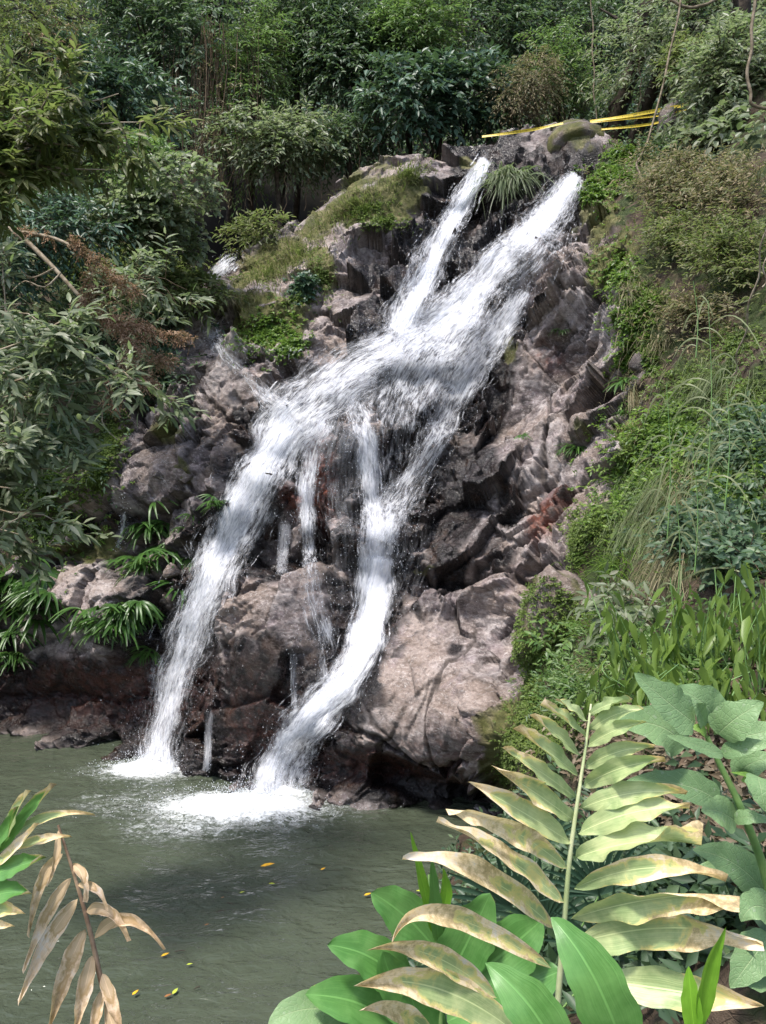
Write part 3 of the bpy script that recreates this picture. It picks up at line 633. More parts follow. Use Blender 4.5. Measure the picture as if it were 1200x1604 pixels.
# ------------------------------------------------------------------ foliage builders
def unit(v): return v / (np.linalg.norm(v, axis=-1, keepdims=True) + 1e-9)
def leaves(pos, d, up, L, W, bend=.15, lod=1, fold=.18):
    """many leaves at once -> (V, [faces]); lod 0: 2 triangles, lod 1: 8 faces with fold and droop"""
    pos = np.asarray(pos); n = len(pos); d = unit(np.asarray(d)); up = np.asarray(up) * np.ones_like(d)
    s = unit(np.cross(d, up)); u = np.cross(s, d); L = (L * np.ones(n))[:, None]; W = (W * np.ones(n))[:, None]
    if lod == 0:
        V = np.stack([pos, pos + d * L * .45 + s * W * .5 + u * W * fold, pos + d * L - u * L * bend, pos + d * L * .45 - s * W * .5 + u * W * fold], 1)
        i = np.arange(n)[:, None] * 4
        return V.reshape(-1, 3), [np.concatenate([i + [0, 1, 2], i + [0, 2, 3]])]
    b1, b2 = -u * L * bend * .12, -u * L * bend * .5
    V = np.stack([pos, pos + d * L * .3 + s * W * .46 + u * W * fold + b1, pos + d * L * .3 + b1, pos + d * L * .3 - s * W * .46 + u * W * fold + b1,
                  pos + d * L * .66 + s * W * .36 + u * W * fold + b2, pos + d * L * .66 + b2, pos + d * L * .66 - s * W * .36 + u * W * fold + b2, pos + d * L - u * L * bend], 1)
    i = np.arange(n)[:, None] * 8
    return V.reshape(-1, 3), [np.concatenate([i + [0, 1, 2], i + [0, 2, 3], i + [4, 7, 5], i + [5, 7, 6]]), np.concatenate([i + [1, 4, 5, 2], i + [2, 5, 6, 3]])]
def twigs(o, d, TL, k, L, W, droop=.3, lod=0, ang=.9, stems=True, r=.004, jit=.25):
    """leafy twigs: o origins, d directions; alternating leaves along each"""
    o = np.asarray(o, float); d = unit(np.asarray(d, float)); m = len(o); TL = (TL * np.ones(m))
    side = unit(np.cross(d, RS.normal(0, .3, (m, 3)) + [0, 0, 1])); P_, D_, U_, LL = [], [], [], []
    for j in range(k):
        f = (j + .6) / k; s = 1 if j % 2 else -1
        c = o + d * (TL * f)[:, None] + np.array([0, 0, -1]) * (TL * droop * f * f)[:, None]
        dd = d * math.cos(ang) + side * s * math.sin(ang) * (1 if j < k - 1 else .2) + RS.normal(0, jit, (m, 3)) + np.array([0, 0, -droop * .6])
        P_.append(c); D_.append(dd); U_.append(np.array([0, 0, 1]) + RS.normal(0, .35, (m, 3)) + np.array([-.15, -.75, 0])); LL.append(RS.uniform(.7, 1.15, m))
    P_, D_, U_, LL = map(np.concatenate, (P_, D_, U_, LL))
    V, F = leaves(P_, D_, U_, L * LL, W * LL, bend=.2, lod=lod)
    st = None
    if stems:
        e = o + d * TL[:, None] + np.array([0, 0, -1]) * (TL * droop)[:, None]; mid = o + d * (TL * .5)[:, None] + np.array([0, 0, -1]) * (TL * droop * .25)[:, None]
        w = np.array([r, 0, 0]); w2 = np.array([0, 0, r])
        SV = np.stack([o + w, o - w, o + w2, mid + w * .8, mid - w * .8, mid + w2 * .8, e], 1); i = np.arange(m)[:, None] * 7
        st = (SV.reshape(-1, 3), [np.concatenate([i + [0, 1, 4, 3], i + [1, 2, 5, 4], i + [2, 0, 3, 5]]), np.concatenate([i + [3, 4, 6], i + [4, 5, 6], i + [5, 3, 6]])])
    return (V, F), st
def blob_pts(n, rx, ry, rz, shell=.55, front=.35):
    v = unit(RS.normal(0, 1, (n, 3))); v[:, 1] -= front * RS.rand(n); v = unit(v)
    r = shell + (1 - shell) * RS.rand(n) ** .5
    lump = 1 + .22 * vnoise(v[:, 0] * 2.2 + RS.rand() * 50, v[:, 1] * 2.2, v[:, 2] * 2.2, 5)
    return v * (r * lump)[:, None] * np.array([rx, ry, rz]), v
LM = {
 'jungle': leaf_mat("jungle_leaf", [(.034, .066, .034), (.060, .110, .054), (.088, .150, .075), (.050, .090, .062), (.12, .18, .085)], .45, .3),
 'blue': leaf_mat("bluish_leaf", [(.032, .070, .048), (.055, .112, .070), (.085, .15, .10), (.042, .082, .056)], .42, .25),
 'bright': leaf_mat("bright_leaf", [(.07, .14, .035), (.11, .20, .05), (.16, .25, .07), (.06, .12, .05)], .4, .4),
 'pale': leaf_mat("pale_grey_leaf", [(.12, .16, .08), (.19, .235, .13), (.27, .30, .20), (.09, .13, .06), (.34, .35, .26)], .40, .45),
 'olive': leaf_mat("olive_leaf", [(.08, .11, .03), (.13, .16, .05), (.19, .20, .075), (.065, .09, .025), (.24, .23, .11)], .45, .48),
 'dry': leaf_mat("dry_leaf", [(.20, .15, .08), (.28, .22, .13), (.14, .12, .06), (.10, .12, .05), (.33, .28, .18)], .6, .3),
 'moss': leaf_mat("moss_leaf", [(.07, .12, .02), (.11, .17, .028), (.15, .21, .04), (.08, .10, .03)], .6, .35),
 'strap': leaf_mat("strap_leaf", [(.03, .08, .015), (.045, .11, .022), (.07, .15, .03), (.11, .20, .045)], .36, .3, .45),
 'lime': leaf_mat("lime_leaf", [(.09, .17, .025), (.15, .26, .035), (.21, .31, .06), (.05, .11, .025), (.12, .20, .05)], .4, .45),
 'grass': leaf_mat("grass_blade", [(.10, .15, .05), (.15, .20, .08), (.20, .22, .11), (.08, .12, .05)], .5, .35),
 'straw': leaf_mat("straw_blade", [(.26, .21, .12), (.34, .29, .18), (.18, .16, .08), (.16, .18, .08)], .6, .3),
 'rust': leaf_mat("rusty_fern", [(.22, .11, .065), (.33, .19, .12), (.44, .30, .21), (.15, .07, .045)], .8, .2, .2),
 'brown': leaf_mat("brown_litter", [(.10, .065, .04), (.18, .13, .09), (.26, .21, .16), (.08, .06, .03)], .7, .15, .3),
}
M_BARK = plain("dark_bark", (.06, .048, .036), .9, .2, (.022, .017, .013), 9, .6)
M_TWIG = plain("brown_twig", (.14, .10, .065), .8, .2, (.07, .05, .03), 15)
M_PALET = plain("pale_twig", (.34, .29, .22), .75, .3, (.18, .14, .09), 15)
M_VINE = plain("grey_vine", (.22, .18, .13), .8, .2, (.10, .08, .05), 12)

def leafy(name, o, d, mat, TL=.5, k=8, L=.12, W=.05, parent=None, droop=.3, lod=0, kind='stuff', stem_mat=None, **kw):
    (V, F), st = twigs(o, d, TL, k, L, W, droop, lod, **kw)
    f = obj(name, mesh(name, V, F), mat, parent)
    if kind: f['kind'] = kind
    if st: s = obj("twigs", mesh("twigs", *st), stem_mat or M_TWIG, parent); s['kind'] = 'stuff'
    return f
def branchy(c, blobs, base, r0, n=5):
    """trunk from base to c and limbs into the crown"""
    base, c = Vector(base), Vector(c); parts = []
    k = 6; pts = [base.lerp(c, i / k) + Vector((RD.uniform(-1, 1), RD.uniform(-1, 1), 0)) * .06 * (c - base).length * (0 < i < k) * .5 for i in range(k + 1)]
    parts.append(tube(pts, [r0 * (1 - .6 * i / k) for i in range(k + 1)], 8))
    for i in range(n):
        p = pts[RD.randint(3, k)]; e = Vector(blobs[RD.randrange(len(blobs))]); m = p.lerp(e, .5) + Vector((0, 0, .1 * (e - p).length))
        parts.append(tube([p, m, e], [r0 * .4, r0 * .25, r0 * .08], 5))
    return parts
def tree(px, py, Y, rx, rz, label, mat='jungle', n=420, L=.17, W=.07, TL=.55, k=8, cat='tree', name='jungle_tree', group='trees on the wooded slope behind the falls', trunk=True, droop=.5, lumps=5, lod=0, r0=.12, ry=None, base=None, up=.2):
    c = np.array(P(px, py, Y)); ry = ry or min(rx, 1.6) * .7
    g = base or (c[0] + RD.uniform(-.3, .3), c[1] + ry * .8, float(hill(np.array(c[0]), np.array(max(19.2, c[1] + ry * .8)))) if c[1] > 17.5 else c[2] - rz - 1)
    t_ = empty(name, (g[0], g[1], min(g[2], c[2] - .3)), label=label, cat=cat, group=group)
    O, D, cs = [], [], []
    for i in range(lumps):
        a = RS.uniform(-1, 1, 3) * np.array([rx, ry, rz]) * .62 if i else np.zeros(3)
        q = RS.uniform(.42, .66); pts, v = blob_pts(n // lumps, rx * q, ry * q * 1.1, rz * q)
        O.append(c + a + pts); D.append(v * [1, 1, .7] + [0, -.25, up]); cs.append(tuple(c + a))
    O = np.concatenate(O) - np.array(t_.location); D = np.concatenate(D)
    leafy("crown", O, D, LM[mat], TL, k, L, W, t_, droop, lod, r=.006)
    if trunk:
        V, F = join(branchy(Vector(c) - t_.location, [Vector(q) - t_.location for q in cs], (0, 0, -.3), r0, 6))
        obj("trunk", mesh("trunk", V, F), M_BARK, t_)
    return t_

# ------------------------------------------------------------------ jungle behind the falls
def undergrowth(n, x0, x1, y0, y1, mat, L, W, TL, name, lift=.2):
    O, D = [], []
    while len(O) < n:
        x, y = RS.uniform(x0, x1), RS.uniform(y0, y1); l = hit_hill(x, y)
        if l is None or l.y > 42: 
            if RS.rand() < .02: O.append((0, 30, 20)); D.append((0, -1, 0))
            continue
        O.append((l.x, l.y, l.z + RS.uniform(0, lift))); D.append((RS.normal(0, .6), -.5 - RS.rand() * .5, RS.uniform(.1, .9)))
    (V, F), st = twigs(np.array(O), np.array(D), TL, 8, L, W, .5, 0, stems=False)
    return tag(obj(name, mesh(name, V, F), LM[mat]), "dense dark undergrowth of small leaves covering the hillside behind the falls", "undergrowth", kind='stuff')
undergrowth(3900, -60, 1260, -120, 260, 'jungle', .19, .075, .55, "undergrowth")
o_ = undergrowth(1700, -60, 1260, -120, 220, 'blue', .24, .10, .6, "undergrowth", .6)
o_['label'] = "bluish green broad-leaved undergrowth scattered over the hillside behind the falls"
JT = [ # px py Y rx rz label mat n L W
 (470, 40, 20.5, 2.3, 1.8, "tall sunlit green tree left of centre at the top of the photo", 'jungle', 620, .20, .06),
 (395, 150, 19.6, 1.0, 2.0, "feathery light green bamboo-like plume hanging beside the brown vine curtain", 'bright', 360, .15, .035),
 (430, 235, 18.8, 1.3, .85, "pale-leaved bush overhanging the dark hollow left of the rock ridge", 'pale', 330, .17, .065),
 (560, 90, 20.2, 1.7, 1.5, "dense green tree above the middle of the rock ridge", 'jungle', 480, .17, .065),
 (650, 60, 19.8, 1.5, 1.5, "bright sunlit green tree at the top centre of the photo", 'bright', 420, .17, .06),
 (690, 150, 19.0, 1.5, 1.1, "broad-leaved tree right behind the head of the left waterfall", 'blue', 330, .24, .11),
 (760, 40, 20.8, 1.8, 1.7, "green tree between the bright centre tree and the dry vine heap", 'jungle', 430, .19, .07),
 (540, 215, 19.4, 1.3, .6, "dark low tree hanging over the shaded ridge behind the centre rocks", 'jungle', 210, .17, .06),
 (880, 130, 18.9, .75, 1.2, "small fine-leaved green tree at the right edge of the dry vine heap", 'bright', 260, .13, .045),
 (930, 50, 20.8, 1.5, 1.4, "dark tree left of the leaning black trunks", 'jungle', 340, .18, .06),
 (1060, 40, 17.2, 1.9, 1.3, "grey-green tree hanging over the leaning black trunks", 'pale', 420, .16, .055),
 (1160, 90, 14.0, .9, 1.2, "climber-covered tree in the upper right corner", 'pale', 300, .16, .06),
 (250, 60, 20.0, 1.9, 1.8, "dark green tree left of the brown vine curtain", 'jungle', 460, .20, .07),
 (190, 150, 17.6, 1.5, 1.0, "shaded bushy tree behind the branching shrub on the left", 'blue', 300, .20, .075),
 (70, 40, 17.0, 1.8, 1.2, "olive twiggy tree in the upper left corner", 'olive', 380, .13, .04),
 (820, -60, 21.5, 2.5, 1.4, "tree crown cut by the top of the photo above the dry vine heap", 'jungle', 360, .2, .07),
 (600, -80, 21.5, 2.6, 1.4, "tree crown cut by the top of the photo above the centre", 'jungle', 360, .2, .07),
 (330, -70, 21.0, 2.6, 1.5, "tree crown cut by the top of the photo above the brown vine curtain", 'jungle', 360, .2, .07),
]
for px, py, Y, rx, rz, lb, mt, n, L, W in JT:
    tree(px, py, Y, rx, rz, lb, mt, int(n * 1.5), L, W)
tree(245, 330, 15.2, 1.15, .75, "bush of pale round leaves beside the gully of the small cascade", 'pale', 620, .15, .10, .4, 7, cat='bush', name='broadleaf_bush', group='bushes on the left bank', droop=.6, trunk=False, up=.5)
tree(200, 255, 15.6, .8, .5, "fresh green bush above the pale round-leaved bush on the left", 'bright', 240, .16, .06, .4, 7, cat='bush', name='broadleaf_bush', group='bushes on the left bank', trunk=False)
tree(110, 335, 14.6, 1.3, .75, "bluish green bush under the branching shrub on the left", 'blue', 560, .17, .06, .45, 7, cat='bush', name='broadleaf_bush', group='bushes on the left bank', trunk=False)
tree(10, 420, 14.0, 1.2, .9, "dark bluish bush at the left edge behind the rusty fern branch", 'blue', 380, .17, .06, .45, 7, cat='bush', name='broadleaf_bush', group='bushes on the left bank', trunk=False)
tree(400, 365, 17.4, .6, .35, "low olive bush on the rim where the small cascade enters", 'olive', 150, .15, .045, .4, 7, cat='bush', name='broadleaf_bush', group='bushes on the left bank', trunk=False)
tree(300, 455, 15.9, .9, .28, "low leafy bush below the small cascade", 'olive', 170, .18, .07, .35, 6, cat='bush', name='broadleaf_bush', group='bushes on the left bank', trunk=False)
tree(825, 140, 18.2, .75, .85, "heap of dry yellowish vines and leaves behind the rock crest", 'dry', 520, .10, .022, .5, 8, cat='vines', name='dry_vine_heap', group=None, trunk=False, droop=.9)
# hanging vines
def vine(pts, r, label, group='bare vines hanging from the trees', mat=M_VINE, name="hanging_vine"):
    p = spline(pts, 26); p[:, 0] += .02 * np.sin(np.arange(26) * .9); V, F = tube(p, r, 5)
    return tag(obj(name, mesh(name, V, [F]), mat), label, "vine", group)
vine([P(925, -40, 17.5), P(928, 40, 17.5), P(930, 120, 17.4), P(934, 195, 17.3)], .016, "thin straight vine hanging to the mossy rock crest")
vine([P(1068, -30, 14.5), P(1058, 50, 14.4), P(1040, 120, 14.3), P(1025, 190, 14.2), P(1005, 240, 14.1), P(998, 262, 13.9), P(1006, 285, 13.6)], .02, "long curved vine crossing in front of the yellow tape")
vine([P(1182, -30, 10), P(1180, 40, 10), P(1174, 90, 10), P(1173, 140, 10), P(1182, 165, 10), P(1210, 172, 10)], .022, "pale looping vine in the upper right corner")
vine([P(1050, 0, 14.5), P(1080, 12, 14.5), P(1110, 5, 14.5), P(1140, -10, 14.5)], .03, "short sagging vine at the top edge right of the long curved vine")
vine([P(1205, 330, 6.2), P(1192, 400, 6.4), P(1175, 480, 6.6), P(1158, 550, 6.9), P(1148, 590, 7.1)], .008, "thin straw coloured vine hanging in front of the right slope", mat=M_PALET)
vine([P(1212, 300, 6.3), P(1204, 370, 6.3), P(1196, 450, 6.4)], .007, "second thin straw coloured vine at the right edge", mat=M_PALET)
vc = empty("vine_curtain", P(330, 300, 19.3), label="brown curtain of dead vines hanging left of the bamboo-like plume", cat="vines"); pr = []
for i in range(90):
    x = RS.normal(335, 32); y0 = RS.uniform(20, 120); y1 = RS.uniform(200, 330); Y = 19.2 + RS.normal(0, .25)
    q = [np.array(P(x + RS.normal(0, 3) * k, y0 + (y1 - y0) * k / 4, Y)) - np.array(vc.location) for k in range(5)]
    pr.append(tube(q, RS.uniform(.005, .014), 3))
V, F = join(pr); o_ = obj("vine_strands", mesh("vine_strands", V, F), M_TWIG, vc); o_['kind'] = 'stuff'
q, v = blob_pts(160, 1.0, .4, 2.0, .3); leafy("vine_leaves", q + np.array(P(335, 180, 19.2)) - np.array(vc.location), v + [0, -.5, -.6], LM['dry'], .4, 6, .11, .035, vc)
for i, (x, y0, y1, Y, lb) in enumerate([(480, 200, 330, 19.0, "second from the left"), (505, 190, 315, 19.1, "third from the left"), (560, 210, 300, 19.0, "fourth from the left"), (590, 170, 290, 19.2, "fifth from the left"),
        (620, 180, 265, 19.0, "sixth from the left"), (655, 190, 250, 18.9, "nearest the left waterfall's head"), (445, 270, 345, 18.6, "leftmost and lowest"), (1000, 90, 190, 16.8, "beside the leaning black trunks")]):
    vine([P(x, y0, Y), P(x + 4, (y0 + y1) / 2, Y), P(x - 3, y1, Y)], .010, "thin bare vine in the dark gap under the trees, " + lb, group="thin vines in the dark gap", mat=M_TWIG)
# leaning black trunks
for pts, r, lb in [([P(925, 300, 19.5), P(965, 200, 19.0), P(985, 120, 18.6), P(1010, 40, 18.2), P(1025, -60, 18)], .26, "thick black tree trunk leaning right behind the yellow tape"),
                   ([P(955, 290, 18.5), P(1005, 190, 18), P(1035, 110, 17.5), P(1080, 30, 17.2), P(1120, -40, 17)], .17, "second black trunk leaning further right behind the yellow tape"),
                   ([P(1130, 210, 14.6), P(1125, 120, 14.8), P(1150, 40, 15), P(1165, -50, 15)], .26, "dark leafy trunk in the upper right above the bare earth")]:
    t_ = empty("leaning_trunk", pts[0], label=lb, cat="tree", group="dark leaning trunks at upper right")
    p = spline(pts, 16) - np.array(t_.location); p += .04 * RS.normal(0, 1, p.shape); V, F = tube(p, np.linspace(r, r * .65, 16) * RS.uniform(.9, 1.1, 16), 9); obj("trunk", mesh("trunk", V, [F]), M_BARK, t_)
    for k in range(4):
        a = Vector(p[RD.randint(6, 13)]); e = a + Vector((RD.uniform(-.9, .9), RD.uniform(-.5, .3), RD.uniform(.4, 1.2)))
        V, F = tube([a, a.lerp(e, .5) + Vector((.1, 0, .12)), e], [r * .35, r * .2, r * .06], 6); obj("limb", mesh("limb", V, [F]), M_BARK, t_)
    q = p[RS.randint(3, 16, 40)] + RS.normal(0, .35, (40, 3)); leafy("foliage", q, RS.normal(0, 1, (40, 3)) + [0, -.6, 0], LM['jungle'], .4, 7, .16, .06, t_)

# ------------------------------------------------------------------ plants rooted on the ground: scatter over a patch of the photo's ground
def patch_pts(n, shape, jitter=0):
    """points on the terrain inside a list of ellipses (cx,cy,rx,ry,ang)"""
    Pn, Nn = [], []
    while len(Pn) < n:
        cx, cy, rx, ry, an = shape[RS.randint(len(shape))]; r = min(1.7, abs(RS.normal(0, .62))) ; th = RS.rand() * 6.283; a = math.radians(an)
        u, v = r * rx * math.cos(th), r * ry * math.sin(th); x, y = cx + u * math.cos(a) - v * math.sin(a), cy + u * math.sin(a) + v * math.cos(a)
        l, nn = hit(x, y)
        if l is None: 
            if RS.rand() < .05: n -= 1
            continue
        Pn.append(l); Nn.append(nn)
    return np.array([tuple(q) for q in Pn]), np.array([tuple(q) for q in Nn])
def moss_mat_(label, n, shape, mat='moss', L=.05, W=.035, name="moss_mat", cat="moss", lift=.3, k=5, TL=.07, up=.5, group="moss and creeping plants"):
    p, nn = patch_pts(n, shape); d = nn * lift + RS.normal(0, .6, p.shape) + [0, -.1, up * .3]
    (V, F), _ = twigs(p + nn * .01, d, TL, k, L, W, .2, 0, stems=False)
    return tag(obj(name, mesh(name, V, F), LM[mat]), label, cat, group, 'stuff')
def grass_clump(name, label, n, shape, mat, L=.4, w=.012, droop=.9, cat="grass", kind='stuff', up=.9, out=.5, parent=None, group="grass on the slopes"):
    p, nn = patch_pts(n, shape); m = len(p); Ls = L * RS.uniform(.5, 1.25, m)
    d = unit(nn * out + RS.normal(0, .35, p.shape) + [0, 0, up]); s = unit(np.cross(d, RS.normal(0, 1, (m, 3)))); K = 6; rows = []
    for i in range(K):
        f = i / (K - 1); c = p + d * (Ls * f)[:, None] + np.array([0, -.15, -1]) * (Ls * droop * f ** 2.2)[:, None] + nn * (Ls * .35 * f * f)[:, None]
        ww = w * (1 - f) ** .6 + .001; rows.append(np.stack([c + s * ww, c - s * ww], 1))
    V = np.stack(rows, 1).reshape(-1, 3); base = np.arange(m)[:, None] * 2 * K
    F = np.concatenate([base + [2 * i, 2 * i + 1, 2 * i + 3, 2 * i + 2] for i in range(K - 1)])
    o = obj(name, mesh(name, V, [F]), LM[mat], parent); return tag(o, label, cat, group, kind)
# left bank
moss_mat_("bright green moss and tiny ferns in the shaded crook of the left bank", 1500, [(175, 690, 24, 55, 15), (150, 740, 22, 40, 25)], 'moss')
moss_mat_("green creeping herbs on the mossy rock under the grey-leaved shrub", 900, [(90, 830, 90, 60, 0), (60, 760, 90, 50, 0)], 'lime', .07, .04, "creeping_herbs", "herbs")
moss_mat_("fresh green clover-like moss on the rock below the small pale boulder", 1400, [(418, 522, 55, 36, -10), (455, 545, 25, 12, -20)], 'lime', .06, .045)
moss_mat_("yellow-green moss cushion right of the small pale boulder", 500, [(505, 432, 20, 42, -15), (470, 470, 30, 12, 0)], 'moss', .04, .03)
moss_mat_("mossy herbs hanging from the ledge in the middle of the ridge", 800, [(600, 348, 42, 14, 0), (570, 330, 50, 10, -15)], 'moss', .05, .03)
moss_mat_("dark leafy creeper at the foot of the grassy slope", 260, [(475, 450, 20, 28, 0)], 'blue', .10, .07, "creeper", "creeper")
moss_mat_("leafy ground cover on the left bank above the pool", 1600, [(70, 560, 150, 110, 0), (170, 500, 120, 60, 0), (60, 700, 110, 80, 0), (230, 580, 50, 50, 0)], 'jungle', .14, .05, "ground_cover", "ground cover", k=6, TL=.3, lift=.8, up=1)
moss_mat_("small herbs along the top rim of the left bank", 700, [(250, 420, 110, 30, 10), (150, 420, 120, 60, 10)], 'olive', .14, .05, "ground_cover", "ground cover", k=6, TL=.3, lift=.8, up=1)
grass_clump("slope_grass", "dry olive grass covering the slope left of the upper falls", 1700, [(470, 400, 90, 40, -40), (560, 320, 80, 26, -28), (420, 430, 70, 40, -35), (640, 275, 40, 20, -20)], 'olive', .26, .007, .8)
grass_clump("slope_grass", "straw coloured dead grass among the green on the slope left of the upper falls", 1100, [(450, 410, 90, 40, -40), (540, 330, 70, 30, -28), (350, 470, 40, 20, 0)], 'straw', .28, .006, .9)
# upper rocks
grass_clump("hanging_fern_clump", "clump of pale green strap leaves hanging between the two upper waterfalls", 320, [(790, 285, 38, 12, -8), (800, 275, 30, 10, 0)], 'pale', .50, .022, 1.3, "fern", None, .7, .9, group="clumps on the rock")
# right slope
moss_mat_("bright green moss and herbs right of the main waterfall's head", 1300, [(965, 270, 38, 30, 0), (930, 300, 40, 30, 0), (980, 240, 22, 16, 0)], 'lime', .07, .045)
moss_mat_("green ferny moss band between the cliff and the right slope", 1500, [(970, 430, 35, 50, 0), (990, 500, 30, 40, 0), (1000, 560, 40, 30, 0)], 'lime', .06, .04)
moss_mat_("glowing yellow-green moss cushion above the mossy boulder", 2200, [(935, 825, 45, 38, 0), (985, 710, 14, 34, 10), (905, 850, 12, 40, 0)], 'moss', .035, .025)
moss_mat_("yellow-green moss on the right slope behind the tall grass", 1600, [(1020, 470, 50, 30, 20), (1150, 540, 60, 40, 0), (1170, 630, 40, 40, 0), (1080, 600, 60, 30, 0)], 'moss', .04, .025)
moss_mat_("creeping herbs on the slope between moss cushion and tall grass", 2400, [(1000, 760, 80, 70, 0), (1050, 680, 90, 60, 0), (1150, 760, 80, 120, 0)], 'lime', .07, .035, "creeping_herbs", "herbs", k=6, TL=.15)
moss_mat_("dark green leafy mat on the steep slope at the right edge", 1500, [(1140, 830, 90, 80, 0), (1170, 700, 60, 60, 0)], 'jungle', .08, .045, "creeping_herbs", "herbs", k=6, TL=.2)
moss_mat_("moss on the foot of the right bank beside the water", 2600, [(800, 1180, 22, 80, 8), (835, 1080, 16, 60, 5), (870, 1140, 40, 40, 0), (830, 1150, 30, 60, 0)], 'moss', .03, .02)
moss_mat_("low green herbs on the near right bank", 1500, [(980, 1000, 120, 70, 0), (1100, 1050, 130, 70, 0), (900, 1080, 60, 40, 0)], 'bright', .06, .022, "creeping_herbs", "herbs", k=6, TL=.16, lift=.9, up=1)
moss_mat_("brown and grey leaf litter under the broad-leaved plant", 2600, [(1100, 1180, 140, 100, 0), (1150, 1300, 100, 100, 0), (960, 1180, 70, 90, 0), (1180, 1080, 60, 40, 0)], 'brown', .07, .03, "leaf_litter", "leaf litter", k=4, TL=.08, group="leaf litter")
moss_mat_("dark ground plants behind the large ginger stalk", 1500, [(850, 1350, 130, 110, 0), (800, 1500, 150, 100, 0), (1050, 1420, 150, 130, 0)], 'jungle', .10, .04, "ground_cover", "ground cover", k=6, TL=.2, lift=.8, up=1)
def bush(shape, n, label, mat, L, W, TL=.3, k=7, up=.5, lod=0, droop=.4, off=.25, group="bushes on the right slope"):
    p, nn = patch_pts(n, shape)
    if len(p) < 5: return None
    c = p.mean(0)
    t_ = empty("slope_bush", tuple(float(q) for q in c), label=label, cat="bush", group=group)
    leafy("foliage", p - c + nn * RS.uniform(0, off, (len(p), 1)), nn * .8 + RS.normal(0, .5, p.shape) + [0, 0, up], LM[mat], TL, k, L, W, t_, droop, lod)
    return t_
bush([(1090, 300, 110, 40, 10), (1150, 330, 70, 50, 0), (1060, 320, 60, 40, 0)], 1100, "large bush of small dry beige-green leaves on the upper right slope", 'dry', .085, .028, .3, 8, .4, off=.6)
bush([(1080, 390, 90, 40, 0), (1160, 420, 60, 50, 0)], 700, "olive bush under the large beige-green bush on the right slope", 'olive', .08, .028, .3, 8, off=.5)
bush([(1150, 200, 60, 50, 0), (1100, 220, 30, 30, 0)], 220, "climbers with broad greyish leaves beside the bare earth at upper right", 'pale', .18, .12, .3, 5, 0, 1, .8, off=.4)
tree(1075, 95, 15.6, .5, .4, "mossy bush above the yellow tape's right end", 'olive', 260, .11, .045, .35, 7, cat='bush', name='broadleaf_bush', group=None, trunk=False)
bush([(1000, 215, 30, 22, 0), (1040, 240, 40, 25, 0)], 200, "low herbs on the rim below the yellow tape", 'jungle', .10, .04, .25, 7, off=.2)
bush([(1100, 500, 70, 40, 0)], 260, "sparse dry bush in the middle of the right slope", 'dry', .07, .022, .3, 7, off=.3)
bush([(1170, 880, 50, 50, 0), (1100, 850, 60, 30, 0)], 260, "leafy green bush behind the lime-leaved shrubs", 'jungle', .09, .045, .25, 7, off=.25)
grass_clump("slope_grass", "drooping pale grass tufts right of the mossy boulder", 1100, [(1010, 830, 60, 40, 0), (1040, 770, 60, 60, 0)], 'grass', .36, .005, 1.5, out=.7)
grass_clump("slope_grass", "straw coloured dead grass under the tall grass stems", 700, [(1075, 800, 40, 80, 0), (1060, 880, 50, 40, 0)], 'straw', .40, .004, 1.6, out=.7)
grass_clump("slope_grass", "long pale grass drooping over the steep slope at the right edge", 1300, [(1150, 690, 60, 80, 0), (1120, 600, 70, 50, 0), (1160, 820, 50, 60, 0)], 'grass', .34, .0045, 1.4, out=.7)
grass_clump("slope_grass", "dry wispy grass among the moss between cliff and right slope", 700, [(990, 620, 30, 60, 0), (1030, 540, 50, 50, 0), (985, 450, 30, 60, 0)], 'straw', .26, .004, 1.3, out=.7)
grass_clump("slope_grass", "green grass blades around the mossy boulder", 500, [(960, 890, 60, 40, 0), (930, 960, 40, 50, 0)], 'lime', .30, .006, .9)
grass_clump("slope_grass", "dead grass stalks on the near bank beside the mossy boulder", 400, [(930, 1060, 60, 40, 0), (980, 1000, 50, 40, 0)], 'straw', .25, .003, .9)
